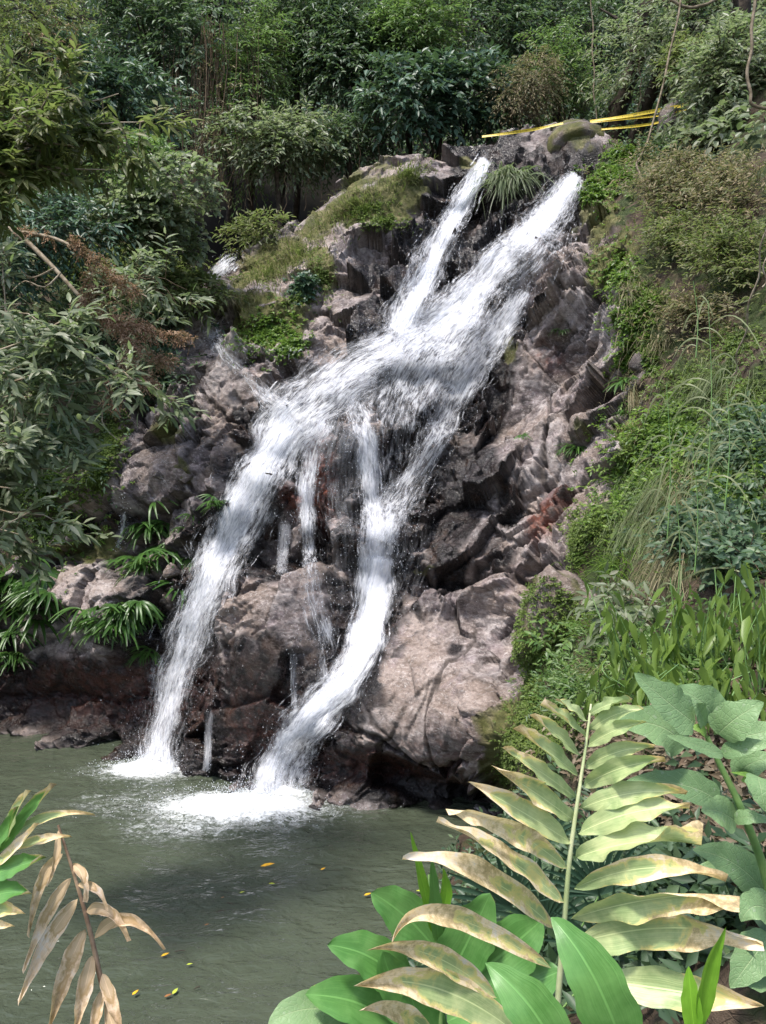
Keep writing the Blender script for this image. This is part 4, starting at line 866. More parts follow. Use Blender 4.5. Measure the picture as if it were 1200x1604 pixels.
# ------------------------------------------------------------------ large leaves with their own shape
def ginger_mat(name, green, green2, tan, edge, base_dry=0.0, rough=.36, trans=.3, veinc=None):
    t = NT(name); uv = t.n("UVMap").outputs[0]; sp_ = t.n("SeparateXYZ", {0: uv}); u, v = sp_.outputs[0], sp_.outputs[1]
    dry = t.n("Attribute", attribute_name="dry", attribute_type='OBJECT').outputs['Fac']
    ps = t.n("TexCoord").outputs['Object']; au = t.math('ABSOLUTE', t.math('SUBTRACT', u, .5))
    n1 = t.noise(9, 5, .65, ps, .6); n2 = t.noise(45, 4, .7, ps); n3 = t.noise(4, 3, .6, ps)
    fib = t.noise(1.0, 3, .6, t.n("Mapping", {'Vector': uv, 'Scale': (40, 3, 1)}).outputs[0])
    c = t.mix(t.step(n1, .35, .65), green, green2)
    c = t.mix(t.math('MULTIPLY', t.step(fib, .4, .7), .25), c, tuple(min(1, q * 1.6) for q in green2))
    c = t.mix(t.math('SUBTRACT', 1, t.step(au, .008, .03)), c, veinc or tuple(min(1, q * 1.35) for q in green2))
    k = t.math('ADD', t.math('ADD', t.math('SUBTRACT', dry, .14), t.math('MULTIPLY', t.math('POWER', v, 1.8), .70)), t.math('ADD', t.math('MULTIPLY', n1, 1.15), t.math('MULTIPLY', t.math('POWER', t.math('MULTIPLY', au, 2.0), 2.5), .30)))
    c = t.mix(t.step(k, 1.05, 1.17), c, edge)
    b = t.ramp(t.math('ADD', t.math('MULTIPLY', n3, .5), t.math('MULTIPLY', n2, .5)), [(.36, tuple(q * .55 for q in tan)), (.45, tan), (.54, tuple(min(1, q * 1.35 + .16) for q in tan)), (.64, (.86, .78, .70))])
    b = t.mix(t.math('MULTIPLY', t.step(fib, .45, .65), .3), b, tuple(q * .5 for q in tan))
    c = t.mix(t.step(k, 1.16, 1.24), c, b)
    vein = t.n("Mapping", {'Vector': uv, 'Scale': (26, 0.6, 1)}).outputs[0]
    bp = t.n("Bump", {'Strength': .35, 'Distance': .003, 'Height': t.math('ADD', t.noise(1.0, 2, .5, vein), t.math('MULTIPLY', n2, .4))})
    r = t.mix(t.step(k, 1.1, 1.2), rough, .75, 'FLOAT')
    p = t.n("BsdfPrincipled", {'Base Color': c, 'Roughness': r, 'Specular IOR Level': .45, 'Normal': bp.outputs[0]})
    tr = t.n("BsdfTranslucent", {'Color': t.mix(.35, c, (.35, .45, .08))})
    return t.surf(t.n("MixShader", {0: trans, 1: p.outputs[0], 2: tr.outputs[0]}).outputs[0])
M_GING = ginger_mat("yellowing_ginger_leaf", (.27, .37, .16), (.49, .55, .27), (.60, .46, .25), (.70, .62, .24))
M_GREEN = ginger_mat("fresh_ginger_leaf", (.08, .22, .05), (.13, .29, .08), (.42, .3, .18), (.40, .40, .12), rough=.33)
M_BRGREEN = ginger_mat("young_bright_leaf", (.14, .33, .025), (.20, .42, .04), (.4, .3, .15), (.4, .45, .1), rough=.33, trans=.4)
M_DEAD = ginger_mat("dead_brown_leaf", (.52, .38, .23), (.60, .45, .29), (.52, .37, .22), (.45, .3, .15), rough=.7, trans=.3)
def broad_mat(name, g1, g2, vein, rough=.42):
    t = NT(name); uv = t.n("UVMap").outputs[0]; sp_ = t.n("SeparateXYZ", {0: uv}); u, v = sp_.outputs[0], sp_.outputs[1]
    au = t.math('ABSOLUTE', t.math('SUBTRACT', u, .5)); ps = t.n("TexCoord").outputs['Object']
    w = t.math('FRACT', t.math('MULTIPLY', t.math('SUBTRACT', v, t.math('MULTIPLY', au, .42)), 9.0)); w = t.math('ABSOLUTE', t.math('SUBTRACT', w, .5))
    side = t.math('SUBTRACT', 1.0, t.step(w, .0, .07)); mid = t.math('SUBTRACT', 1.0, t.step(au, .006, .022))
    vn = t.math('MAXIMUM', mid, t.math('MULTIPLY', side, .6)); cell = t.n("TexVoronoi", {'Vector': ps, 'Scale': 55.0}, feature='DISTANCE_TO_EDGE').outputs[0]
    c = t.mix(t.step(t.noise(6, 5, .6, ps), .35, .65), g1, g2); c = t.mix(t.math('MULTIPLY', vn, .55), c, vein)
    c = t.mix(t.math('MULTIPLY', t.step(t.noise(30, 4, .7, ps), .60, .70), .5), c, (.35, .40, .30))
    b = t.n("Bump", {'Strength': .5, 'Distance': .004, 'Height': t.math('SUBTRACT', t.math('MULTIPLY', t.step(cell, 0, .12), .35), t.math('MULTIPLY', vn, .9))})
    p = t.n("BsdfPrincipled", {'Base Color': c, 'Roughness': rough, 'Specular IOR Level': .3, 'Normal': b.outputs[0]})
    return t.surf(t.n("MixShader", {0: .25, 1: p.outputs[0], 2: t.n("BsdfTranslucent", {'Color': (.14, .26, .06, 1)}).outputs[0]}).outputs[0])
M_BROAD = broad_mat("grey_green_broad_leaf", (.15, .25, .11), (.21, .33, .15), (.36, .46, .24))
M_BROADY = broad_mat("young_broad_leaf", (.16, .30, .05), (.20, .34, .07), (.3, .4, .12))
M_STALK = plain("pale_green_stalk", (.30, .36, .17), .5, .4, (.42, .44, .26), 14)
M_DSTALK = plain("dead_tan_stalk", (.38, .27, .18), .75, .3, (.22, .14, .09), 22, .4)
M_GSTALK = plain("green_stalk", (.10, .20, .06), .5, .4, (.16, .26, .08), 14)

def big_leaf(a, v, b, w, mat, parent, face=(0, -1, .45), fold=.18, wav=.06, dry=0.0, curl=0.0, prof='lance', name="leaf", seed=None, twist=0.0, torn=0.0):
    """a, v, b = (px,py,Y) base, point passed through at the middle, tip; w = greatest width in photo pixels"""
    rs = np.random.RandomState(seed if seed is not None else RS.randint(1e6))
    A, Vm, B = [np.array(P(*q)) for q in (a, v, b)]; C = 2 * Vm - .5 * (A + B)
    nV, nU = 26, 9; tt_ = np.linspace(0, 1, nV)[:, None]
    mid = (1 - tt_) ** 2 * A + 2 * tt_ * (1 - tt_) * C + tt_ ** 2 * B; tg = unit(np.gradient(mid, axis=0)); L = np.linalg.norm(np.diff(mid, axis=0), axis=1).sum()
    fc = unit(np.array(face, float)); s = unit(np.cross(tg, fc)); nm = np.cross(s, tg)
    tf = tt_[:, 0]; W_ = w / FOC * Vm[1] * .5
    if prof == 'lance': pr = np.sin(math.pi * np.clip(tf, 0, 1) ** .85) ** .75 * (1 - .25 * tf)
    elif prof == 'oval': pr = np.sin(math.pi * tf ** .8) ** .6
    elif prof == 'broad': pr = np.sin(math.pi * tf ** .62) ** .75
    else: pr = np.sin(math.pi * tf ** .9) ** 1.1
    pr = pr * 1.04 + .012
    ph = rs.rand(6) * 6.28; us = np.linspace(-1, 1, nU)
    G_ = np.zeros((nV, nU, 3)); 
    for j, u_ in enumerate(us):
        sgn = 1 if u_ >= 0 else -1
        edge = 1 + .05 * np.sin(tf * 17 + ph[0] + sgn) + .04 * np.sin(tf * 31 + ph[1] * sgn)
        lift = fold * abs(u_) * pr + wav * abs(u_) ** 2 * (np.sin(tf * 15 + ph[2] + sgn * 1.3) + .6 * np.sin(tf * 27 + ph[3] * sgn)) + curl * abs(u_) ** 2 * tf ** 2
        tw = twist * tf
        lat = u_ * pr * edge * (1 - .5 * curl * tf ** 3 * abs(u_)); 
        ss_ = s * np.cos(tw)[:, None] + nm * np.sin(tw)[:, None]; nn_ = nm * np.cos(tw)[:, None] - s * np.sin(tw)[:, None]
        G_[:, j] = mid + ss_ * (lat * W_)[:, None] + nn_ * (lift * W_)[:, None]
    o0 = np.array(parent.location) if parent else np.zeros(3)
    uv = np.stack([np.repeat((us * .5 + .5)[None], nV, 0), np.repeat(tt_, nU, 1)], -1)
    o = obj(name, mesh(name, (G_ - o0).reshape(-1, 3), [grid_faces(nV, nU)], uv=uv.reshape(-1, 2)), mat, parent)
    o['dry'] = float(dry); return o
def stalk(pts, r, mat, parent, name="stalk", n=20, sides=8):
    p = spline([tuple(P(*q)) for q in pts], n) - np.array(parent.location); V, F = tube(p, np.linspace(r[0], r[1], n), sides)
    return obj(name, mesh(name, V, [F]), mat, parent)

# ---- the large yellowing ginger stalk
def cc(x, y): return 400 + x / 1.5, 1050 + y / 1.5
def cs(x, y): return x / 2.6667, 1150 + y / 2.6667
GY = 2.2
gs = empty("ginger_plant", P(872, 1660, GY), label="large ginger stalk with two rows of yellow-green leaves with brown tips in the right foreground", cat="plant")
stalk([(926, 1103, GY + .12), (916, 1180, GY + .06), (904, 1260, GY + .02), (893, 1340, GY), (886, 1420, GY), (878, 1520, GY), (868, 1640, GY)], (.0035, .010), M_STALK, gs, n=30)
LG = [((778, 118), (705, 70), 30, 0, 0), ((775, 155), (668, 82), 38, .05, 0), ((765, 200), (643, 105), 44, .10, 0), ((757, 245), (605, 137), 46, .12, 0), ((752, 298), (580, 182), 50, .12, 0),
      ((747, 352), (553, 222), 56, .20, 0), ((742, 405), (500, 262), 56, .24, 0), ((732, 465), (447, 325), 50, .52, 22), ((725, 545), (425, 357), 64, .48, 16), ((703, 607), (345, 445), 62, .56, 44),
      ((785, 104), (885, 76), 30, -.15, 6), ((785, 140), (912, 92), 36, -.1, 8), ((780, 177), (922, 122), 38, -.1, 6), ((775, 228), (935, 182), 44, 0, 10), ((770, 272), (965, 215), 50, 0, 12),
      ((765, 325), (1012, 292), 52, .03, 16), ((760, 383), (1020, 325), 62, 0, 16), ((755, 440), (1048, 412), 66, 0, 18), ((750, 512), (1105, 497), 56, .42, 36), ((742, 583), (1138, 530), 72, .30, 16), ((758, 640), (1192, 638), 86, .30, 30)]
for k, (a, b, w, dry, arch) in enumerate(LG):
    ax, ay = cc(*a); bx, by = cc(*b); ya = GY + .12 * max(0, (1350 - ay) / 250); yb = ya - .10 - .0006 * abs(bx - ax) + .08 * RS.rand()
    mx, my = (ax + bx) / 2, (ay + by) / 2 - arch / 1.5 - 3
    big_leaf((ax, ay, ya), (mx, my, (ya + yb) / 2 - .02), (bx, by, yb), w / 1.5 * 1.12, M_GING, gs, face=(.15 + RS.normal(0, .2), -1, (.55 if b[0] > 760 else .8) + RS.normal(0, .2)), fold=RS.uniform(.1, .45), wav=RS.uniform(.10, .26), dry=dry + RS.normal(.03, .06), curl=RS.uniform(.2, 1.3), seed=100 + k, twist=RS.normal(0, .5))
for k, (a, v, b, w, dry, m) in enumerate([((695, 700), (440, 575), (320, 638), 50, .62, M_GING), ((565, 768), (410, 668), (262, 658), 56, .50, M_GING), ((610, 850), (420, 745), (230, 742), 84, .42, M_GING),
                                    ((420, 860), (330, 800), (243, 800), 44, .60, M_GING), ((812, 728), (1000, 755), (1195, 790), 84, .22, M_GING)]):
    big_leaf((*cc(*a), GY - .04), (*cc(*v), GY - .12), (*cc(*b), GY - .2), w / 1.5 * 1.1, m, gs, face=(.1, -1, .6), fold=.3, wav=.12, dry=dry, curl=1.2 if k < 2 else .6, seed=150 + k)
# ---- bright fresh ginger leaves in front
g2 = empty("ginger_plant", P(930, 1700, 1.75), label="fresh green ginger shoot with two big pointed leaves at the bottom right of centre", cat="plant", group="green ginger shoots in the foreground")
big_leaf((985, 1680, 1.75), (935, 1540, 1.72), (*cc(695, 580), 1.8), 96, M_GREEN, g2, face=(-.2, -1, .4), fold=.22, wav=.03, dry=-.6, seed=1)
big_leaf((890, 1700, 1.7), (840, 1590, 1.68), (*cc(540, 688), 1.75), 92, M_GREEN, g2, face=(-.3, -1, .5), fold=.22, wav=.03, dry=-.6, seed=2)
stalk([(985, 1680, 1.76), (960, 1760, 1.78), (930, 1850, 1.8)], (.008, .012), M_GSTALK, g2)
g3 = empty("ginger_plant", P(1100, 1700, 1.8), label="young bright yellow-green ginger shoot in the bottom right corner", cat="plant", group="green ginger shoots in the foreground")
big_leaf((1098, 1610, 1.8), (1103, 1530, 1.8), (*cc(1106, 603), 1.8), 44, M_BRGREEN, g3, face=(.5, -1, .1), fold=.5, wav=.02, dry=-.6, seed=3)
big_leaf((1090, 1640, 1.79), (1083, 1570, 1.79), (*cc(1018, 695), 1.8), 32, M_BRGREEN, g3, face=(-.4, -1, .1), fold=.4, wav=.02, dry=-.6, seed=4)
stalk([(1100, 1590, 1.81), (1104, 1680, 1.82), (1104, 1800, 1.82)], (.008, .012), M_GSTALK, g3)
# ---- ginger clump over the water
g4 = empty("ginger_plant", P(690, 1700, 2.9), label="green ginger clump with rounded leaves leaning over the pool edge left of the large stalk", cat="plant", group="green ginger shoots in the foreground")
stalk([(672, 1370, 2.95), (682, 1450, 2.9), (688, 1540, 2.9), (690, 1640, 2.9), (690, 1760, 2.9)], (.006, .016), M_GSTALK, g4)
for k, (a, v, b, w, m, f) in enumerate([((692, 1500), (640, 1440), (582, 1398), 62, M_GREEN, (.2, -1, .6)), ((640, 1560), (590, 1505), (513, 1480), 60, M_GREEN, (.3, -1, .9)), ((640, 1625), (570, 1575), (478, 1558), 64, M_GREEN, (.2, -1, 1.0)),
            ((560, 1600), (490, 1580), (420, 1604), 46, M_BROAD, (0, -1, 1.0)), ((682, 1470), (664, 1390), (643, 1303), 17, M_BRGREEN, (.6, -1, .1)), ((688, 1480), (682, 1420), (676, 1340), 22, M_GREEN, (.4, -1, 0)), ((686, 1450), (700, 1400), (694, 1360), 20, M_BRGREEN, (-.6, -1, .1)),
            ((700, 1540), (735, 1470), (768, 1400), 66, M_GREEN, (-.3, -1, .2)), ((705, 1560), (780, 1500), (850, 1440), 84, M_GREEN, (.1, -1, .7)), ((700, 1600), (790, 1560), (880, 1520), 80, M_GREEN, (.1, -1, .9)), ((690, 1620), (630, 1560), (600, 1490), 60, M_GREEN, (.3, -1, .6)),
            ((700, 1650), (660, 1600), (640, 1540), 60, M_GREEN, (.3, -1, .7))]):
    big_leaf((*a, 2.9), (*v, 2.85), (*b, 2.8), w * 1.15, m, g4, face=f, fold=.18, wav=.05, dry=-.35, prof='oval' if w > 40 else 'lance', seed=200 + k)
# ---- left dead stalk
DY = 2.0
gd = empty("dead_ginger_plant", P(200, 1700, DY), label="dead ginger stalk with drooping brown leaves in the left foreground over the pool", cat="plant")
stalk([(*cs(243, 380), DY), (*cs(282, 500), DY), (*cs(320, 620), DY), (*cs(365, 780), DY), (*cs(392, 890), DY), (*cs(430, 1060), DY), (*cs(480, 1211), DY), (*cs(560, 1500), DY)], (.003, .0085), M_DSTALK, gd, n=30)
for k, (a, v, b, w, tw) in enumerate([((245, 400), (232, 520), (190, 630), 24, .8), ((262, 500), (170, 620), (112, 840), 44, .6), ((298, 600), (190, 760), (92, 985), 46, .5), ((325, 690), (195, 870), (75, 1108), 60, .4), ((355, 815), (275, 1000), (200, 1225), 66, .3),
        ((385, 925), (350, 1080), (310, 1240), 56, .2), ((425, 1070), (400, 1180), (375, 1300), 40, .2), ((305, 545), (345, 600), (345, 700), 34, 1.2), ((325, 630), (400, 650), (440, 740), 30, .8), ((360, 742), (450, 745), (530, 868), 44, .9), ((395, 852), (530, 775), (682, 902), 46, .5), ((428, 1000), (470, 1120), (515, 1260), 46, .2), ((440, 1130), (480, 1250), (500, 1350), 40, 0)]):
    big_leaf((*cs(*a), DY), (*cs(*v), DY - .03), (*cs(*b), DY - .05), w / 2.667 * 1.25, M_DEAD, gd, face=(.2, -1, .3), fold=.45, wav=.16, dry=.45, curl=1.0, seed=300 + k, twist=tw)
gl = empty("ginger_plant", P(-60, 1500, 1.9), label="green ginger with torn pale leaf tips entering from the left edge", cat="plant", group="green ginger shoots in the foreground")
stalk([(-8, 1300, 1.9), (-30, 1420, 1.9), (-60, 1560, 1.9), (-80, 1750, 1.9)], (.007, .012), M_GSTALK, gl)
for k, (a, v, b, w, dry) in enumerate([((-30, 520), (120, 330), (238, 208), 62, .15), ((20, 450), (70, 320), (132, 235), 52, .25), ((-10, 470), (190, 350), (400, 342), 40, .38), ((40, 480), (180, 440), (302, 430), 40, .45), ((-40, 560), (70, 470), (165, 370), 46, .55),
        ((-40, 590), (80, 550), (197, 515), 84, .0), ((-60, 690), (40, 660), (135, 668), 88, .1), ((-60, 740), (20, 735), (108, 752), 66, .4), ((-60, 800), (0, 800), (64, 803), 40, .6), ((-40, 500), (30, 400), (80, 300), 60, -.1)]):
    big_leaf((*cs(*a), 1.9), (*cs(*v), 1.87), (*cs(*b), 1.85), w / 2.667 * 1.15, M_GREEN if dry < .2 else M_GING, gl, face=(-.1, -1, .6), fold=.25, wav=.12, dry=dry, curl=.8, seed=330 + k, twist=.2)
# ---- broad-leaved plant at the right edge
gb = empty("broadleaf_plant", P(1215, 1560, 2.6), label="tall plant with big grey-green veined leaves at the right edge of the foreground", cat="plant")
def cr(x, y): return 850 + x * .3455, 1050 + y * .3455
stalk([(*cr(745, 300), 2.55), (*cr(800, 420), 2.55), (*cr(870, 560), 2.55), (*cr(930, 700), 2.55), (*cr(1010, 930), 2.6), (*cr(1080, 1300), 2.6), (*cr(1100, 1700), 2.6)], (.008, .018), M_GSTALK, gb, n=30)
for k, (a, v, b, w, m, Yb) in enumerate([((690, 240), (575, 150), (415, 12), 170, M_BROAD, 2.45), ((760, 240), (740, 160), (600, 75), 180, M_BROAD, 2.75), ((795, 290), (880, 215), (1003, 145), 150, M_BROAD, 2.5), ((740, 310), (720, 270), (665, 262), 50, M_BROADY, 2.5),
        ((740, 250), (715, 190), (700, 150), 90, M_BROAD, 2.5), ((820, 385), (700, 340), (560, 295), 60, M_BROAD, 2.4), ((640, 350), (520, 250), (300, 240), 180, M_BROAD, 2.9), ((810, 380), (920, 345), (1060, 335), 70, M_BROAD, 2.5), ((900, 470), (950, 420), (1080, 390), 110, M_BROAD, 2.6),
        ((870, 300), (960, 290), (1080, 250), 130, M_BROAD, 2.9), ((800, 600), (640, 520), (380, 500), 130, M_BROAD, 2.95), ((880, 690), (800, 640), (720, 640), 130, M_BROAD, 2.5), ((870, 680), (940, 665), (1040, 690), 60, M_BROAD, 2.45), ((890, 640), (885, 600), (890, 560), 60, M_BROAD, 2.6),
        ((975, 480), (990, 540), (1010, 640), 110, M_BROAD, 2.4), ((900, 500), (940, 480), (850, 462), 30, M_BROADY, 2.5), ((1000, 1000), (860, 870), (680, 815), 150, M_BROAD, 2.7), ((1010, 1010), (930, 900), (700, 890), 120, M_BROAD, 2.8),
        ((1040, 1100), (960, 1070), (900, 1140), 130, M_BROAD, 2.5), ((1030, 1200), (940, 1320), (850, 1440), 150, M_BROAD, 2.5), ((1040, 1250), (900, 1260), (740, 1330), 150, M_BROAD, 2.8), ((1040, 1350), (980, 1400), (900, 1400), 100, M_BROAD, 2.5), ((1060, 900), (1000, 860), (930, 900), 120, M_BROAD, 2.9),
        ((700, 1250), (600, 1150), (430, 1150), 170, M_BROAD, 3.0), ((860, 1060), (760, 1120), (640, 1180), 130, M_BROAD, 3.0)]):
    big_leaf((*cr(*a), Yb + .05), (*cr(*v), Yb), (*cr(*b), Yb - .02), w * .3455 * 1.1, m, gb, face=(-.1, -1, .7), fold=.12, wav=.04, prof='broad', seed=400 + k)
# ---- fan palm strips behind
def fan(pt, n, L, W, a0, a1, parent, mat, face=(0, -1, .3), droop=.25, name="frond"):
    c = np.array(P(*pt)); O = np.repeat(c[None], n, 0); th = np.radians(np.linspace(a0, a1, n)); d = np.stack([np.cos(th), -.25 + 0 * th, np.sin(th)], 1)
    K = 6; rows = []; s = unit(np.cross(d, np.array([0, -1, .2]))); Ls = L * (1 - .25 * np.abs(np.linspace(-1, 1, n))) * RS.uniform(.92, 1.08, n)
    for i in range(K):
        f = i / (K - 1); q = O + d * (Ls * f)[:, None] + np.array([0, -.1, -1]) * (Ls * droop * f * f)[:, None]; ww = W * .5 * (math.sin(math.pi * min(.97, f * .75 + .2))) ** .8
        rows.append(np.stack([q + s * ww, q + np.array([0, .12 * W, 0]), q - s * ww], 1))
    V = np.stack(rows, 1).reshape(-1, 3) - np.array(parent.location); b = np.arange(n)[:, None] * 3 * K
    F = np.concatenate([b + [3 * i + j, 3 * i + j + 1, 3 * i + j + 4, 3 * i + j + 3] for i in range(K - 1) for j in (0, 1)])
    return obj(name, mesh(name, V, [F]), mat, parent)
gp = empty("fan_palm", P(800, 1640, 3.4), label="dark bluish fan palm with narrow strips behind the large ginger stalk", cat="palm")
M_PALM = leaf_mat("palm_strip", [(.035, .075, .05), (.055, .11, .07), (.09, .15, .10)], .35, .2)
for x, y, Y, a0, a1, L in [(800, 1420, 3.5, 60, 200, .42), (850, 1450, 3.5, 20, 170, .45), (770, 1500, 3.4, 90, 210, .45), (940, 1400, 3.4, 30, 170, .42), (960, 1500, 3.3, 0, 150, .5), (840, 1330, 3.7, 40, 170, .35), (700, 1620, 3.2, 100, 190, .5), (640, 1600, 3.1, 110, 190, .42), (1000, 1590, 3.2, 10, 160, .5)]:
    fan((x, y, Y), 17, L, .022, a0, a1, gp, M_PALM, droop=.15)
    stalk([(x, y, Y), ((x + 800) / 2, (y + 1660) / 2, Y), (800, 1700, 3.5)], (.004, .008), M_GSTALK, gp, name="leaf_stem", n=6, sides=5)

# ------------------------------------------------------------------ strap-leaved plants on the left cliff
def strap_frond(seed, n=9, L=.5):
    rs = np.random.RandomState(seed); th = np.radians(np.linspace(-105, 105, n) + rs.normal(0, 5, n)); K = 6
    d = np.stack([np.sin(th) * .9, -np.cos(th) * .75 - .1, .35 + .25 * np.cos(th)], 1); d = unit(d); s = unit(np.cross(d, np.array([0, -.5, 1.0]))); Ls = L * rs.uniform(.8, 1.1, n); rows = []
    for i in range(K):
        f = i / (K - 1); q = d * (Ls * f)[:, None] + np.array([0, -.12, -1]) * (Ls * .85 * f ** 1.9)[:, None]; ww = L * .055 * math.sin(math.pi * min(.98, f * .8 + .14)) ** .7
        rows.append(np.stack([q + s * ww, q + np.array([0, .004, -.012 * L]), q - s * ww], 1))
    V = np.stack(rows, 1).reshape(-1, 3); b = np.arange(n)[:, None] * 3 * K
    F = np.concatenate([b + [3 * i + j, 3 * i + j + 1, 3 * i + j + 4, 3 * i + j + 3] for i in range(K - 1) for j in (0, 1)])
    me = mesh("frond", V, [F]); me.materials.append(LM['strap']); return me
SFR = [strap_frond(s, 8 + s % 3, .46) for s in range(7)]
def strap_plant(label, shape, n, sc=1.0, off=.25):
    p, nn = patch_pts(n, shape); order = np.argsort(p[:, 2]); p = p[order]; nn = nn[order]; c = p.mean(0)
    t_ = empty("strap_leaved_plant", tuple(float(q) for q in c), label=label, cat="plant", group="strap-leaved plants on the wet cliff")
    for q, m in zip(p, nn):
        o = bpy.data.objects.new("frond", SFR[RS.randint(len(SFR))]); o.location = q - c + np.array([m[0], min(m[1], -.3), .2]) * off * RS.uniform(.3, 1.2)
        o.rotation_euler = (RS.normal(0, .25), RS.normal(0, .3), RS.normal(0, .55)); o.scale = [sc * RS.uniform(.75, 1.2)] * 3; link(o, t_)
strap_plant("large strap-leaved plant at the left edge low above the pool", [(40, 910, 45, 40, 0), (30, 960, 45, 45, 0), (70, 930, 30, 40, 0)], 34, 1.25)
strap_plant("small strap-leaved plant hanging lowest at the left edge above the water", [(25, 1030, 32, 12, 0)], 7, .9)
strap_plant("wide strap-leaved plant left of the left waterfall's middle", [(180, 960, 45, 24, 0), (215, 955, 30, 30, 0), (150, 980, 22, 18, 0)], 26, 1.1)
strap_plant("small strap-leaved tuft hanging just below the wide strap-leaved plant", [(218, 1022, 10, 10, 0)], 4, .8)
strap_plant("strap-leaved plant clinging upper left of the left waterfall under the overhang", [(240, 820, 30, 22, 0), (255, 860, 22, 26, 0), (228, 880, 18, 18, 0)], 22, 1.1)
strap_plant("narrow strap-leaved plant with a yellow leaf beside the overhang plant", [(290, 815, 8, 20, 0), (300, 880, 10, 6, 0)], 6, .7)
strap_plant("little strap-leaved tuft touching the left waterfall's upper edge", [(341, 792, 9, 10, 0)], 5, .7)
for i, (x, y, s, lb) in enumerate([(905, 705, .8, "strap-leaved tufts in the crack above the rusty stain"), (825, 685, .5, "small green tuft in the dark crack right of the main waterfall"), (985, 600, .9, "pale strap-leaved tuft at the border of cliff and right slope"), (985, 650, .8, "drooping strap-leaved tuft just below the pale tuft"), (880, 520, .5, "tiny tuft in the horizontal crack of the right cliff")]):
    strap_plant(lb, [(x, y, 14 if i == 0 else 7, 6, 0)], 7 if i == 0 else 4, s * .7, .1)

# ------------------------------------------------------------------ mossy boulder, loose stones
def stone(name, px, py, Y, rx, ry, rz, label, seed, moss=0., wet=0., rot=0., cat="boulder", cut=13, group=None, soil=0.):
    rs = np.random.RandomState(seed); nu_, nv_ = 56, 40; th = np.linspace(0, 2 * math.pi, nu_); ph = np.linspace(.02, math.pi - .02, nv_); T, H_ = np.meshgrid(th, ph, indexing='ij')
    d = np.stack([np.sin(H_) * np.cos(T), np.sin(H_) * np.sin(T), np.cos(H_)], -1); r = np.ones_like(T) * 1.0
    for _ in range(cut):
        n = unit(rs.normal(0, 1, 3)); k = rs.uniform(.42, .72); r = np.minimum(r, k / np.maximum(d @ n, .05))
    x, y, z = d[..., 0] * 2 + seed, d[..., 1] * 2, d[..., 2] * 2
    r = r * (1 + .10 * fbm(x, y, z, 4, seed) + .02 * fbm(x * 6, y * 6, z * 6, 3, seed)); V = d * r[..., None] * np.array([rx, ry, rz])
    a = math.radians(rot); R_ = np.array([[math.cos(a), 0, math.sin(a)], [0, 1, 0], [-math.sin(a), 0, math.cos(a)]]); V = V @ R_.T
    n1 = fbm(x * 1.2, y * 1.2, z * 1.2, 4, seed + 3); m = np.stack([np.clip(wet + .3 * n1, 0, 1) * (wet > 0), np.clip(moss + 1.2 * n1, 0, 1) * (moss > 0), 0 * n1], -1)
    me = mesh(name, V.reshape(-1, 3), [grid_faces(nu_, nv_)[:, ::-1]], attrs={'mask': m.reshape(-1, 3), 'soil': np.zeros(nu_ * nv_) + soil, 'crack': np.zeros(nu_ * nv_)})
    o = obj(name, me, M_ROCK, loc=P(px, py, Y)); return tag(o, label, cat, group)
mb = stone("mossy_boulder", 882, 985, 8.6, .48, .6, .85, "tall grey boulder with green moss on its left side between cliff and right bank", 5, .28, rot=12)
def moss_on_obj(o, n, sel, label, mat='moss', L=.035, W=.022):
    me = o.data; co = np.empty(len(me.vertices) * 3, np.float32); me.vertices.foreach_get("co", co); co = co.reshape(-1, 3)
    c = co[sel(co)]; q = c[RS.randint(0, len(c), n)] + RS.normal(0, .012, (n, 3)); (V, F), _ = twigs(q, q * 1.0 + RS.normal(0, .3, q.shape), .06, 5, L, W, .3, 0, stems=False)
    m = obj("moss_cover", mesh("moss_cover", V, F), LM[mat], o); m['kind'] = 'stuff'
moss_on_obj(mb, 2600, lambda c: (c[:, 0] < .05 + .15 * np.sin(c[:, 2] * 9)) & (c[:, 1] < .3) & (c[:, 2] < .55), "")
stone("pale_stone", 433, 478, 15.55, .36, .25, .16, "pale angular stone lying on the moss left of the upper falls", 9, .12, rot=-8, cat="stone")
stone("grey_stone", 706, 236, 17.9, .22, .2, .13, "small rounded grey stone on the ridge crest left of the yellow tape", 12, .1, cat="stone")
stone("boulder", 905, 238, 17.3, .80, .7, .58, "mossy domed boulder on the crest between the yellow tape and the main waterfall", 14, .8, cat="boulder", cut=5)
stone("boulder", 668, 272, 17.7, .35, .4, .3, "brown-grey boulder on the ridge left of the left waterfall's head", 15, .2)
stone("wet_boulder", 507, 1258, 11.9, .28, .3, .13, "dark wet stone at the foot of the main waterfall", 17, 0, .9, cat="stone", group="wet stones at the waterline")
stone("wet_boulder", 614, 1252, 11.3, .26, .3, .2, "dark wet stone under the big worn rock at the waterline", 18, 0, .9, cat="stone", group="wet stones at the waterline")
stone("wet_boulder", 690, 1262, 11.1, .22, .3, .14, "low wet stone at the right end of the rock foot", 19, 0, .9, cat="stone", group="wet stones at the waterline")
stone("wet_boulder", 565, 1236, 11.5, .2, .25, .22, "wet purple-black stone between the waterfall foot and the worn rock", 23, 0, .8, cat="stone", group="wet stones at the waterline")
stone("white_stone", 272, 895, 13.7, .20, .2, .17, "small white speckled stone under the overhang plant", 24, 0, 0, cat="stone")
stone("bank_stone", 880, 1090, 7.8, .3, .3, .12, "small pale mossy stone below the mossy boulder", 25, .15, 0, cat="stone", group=None)
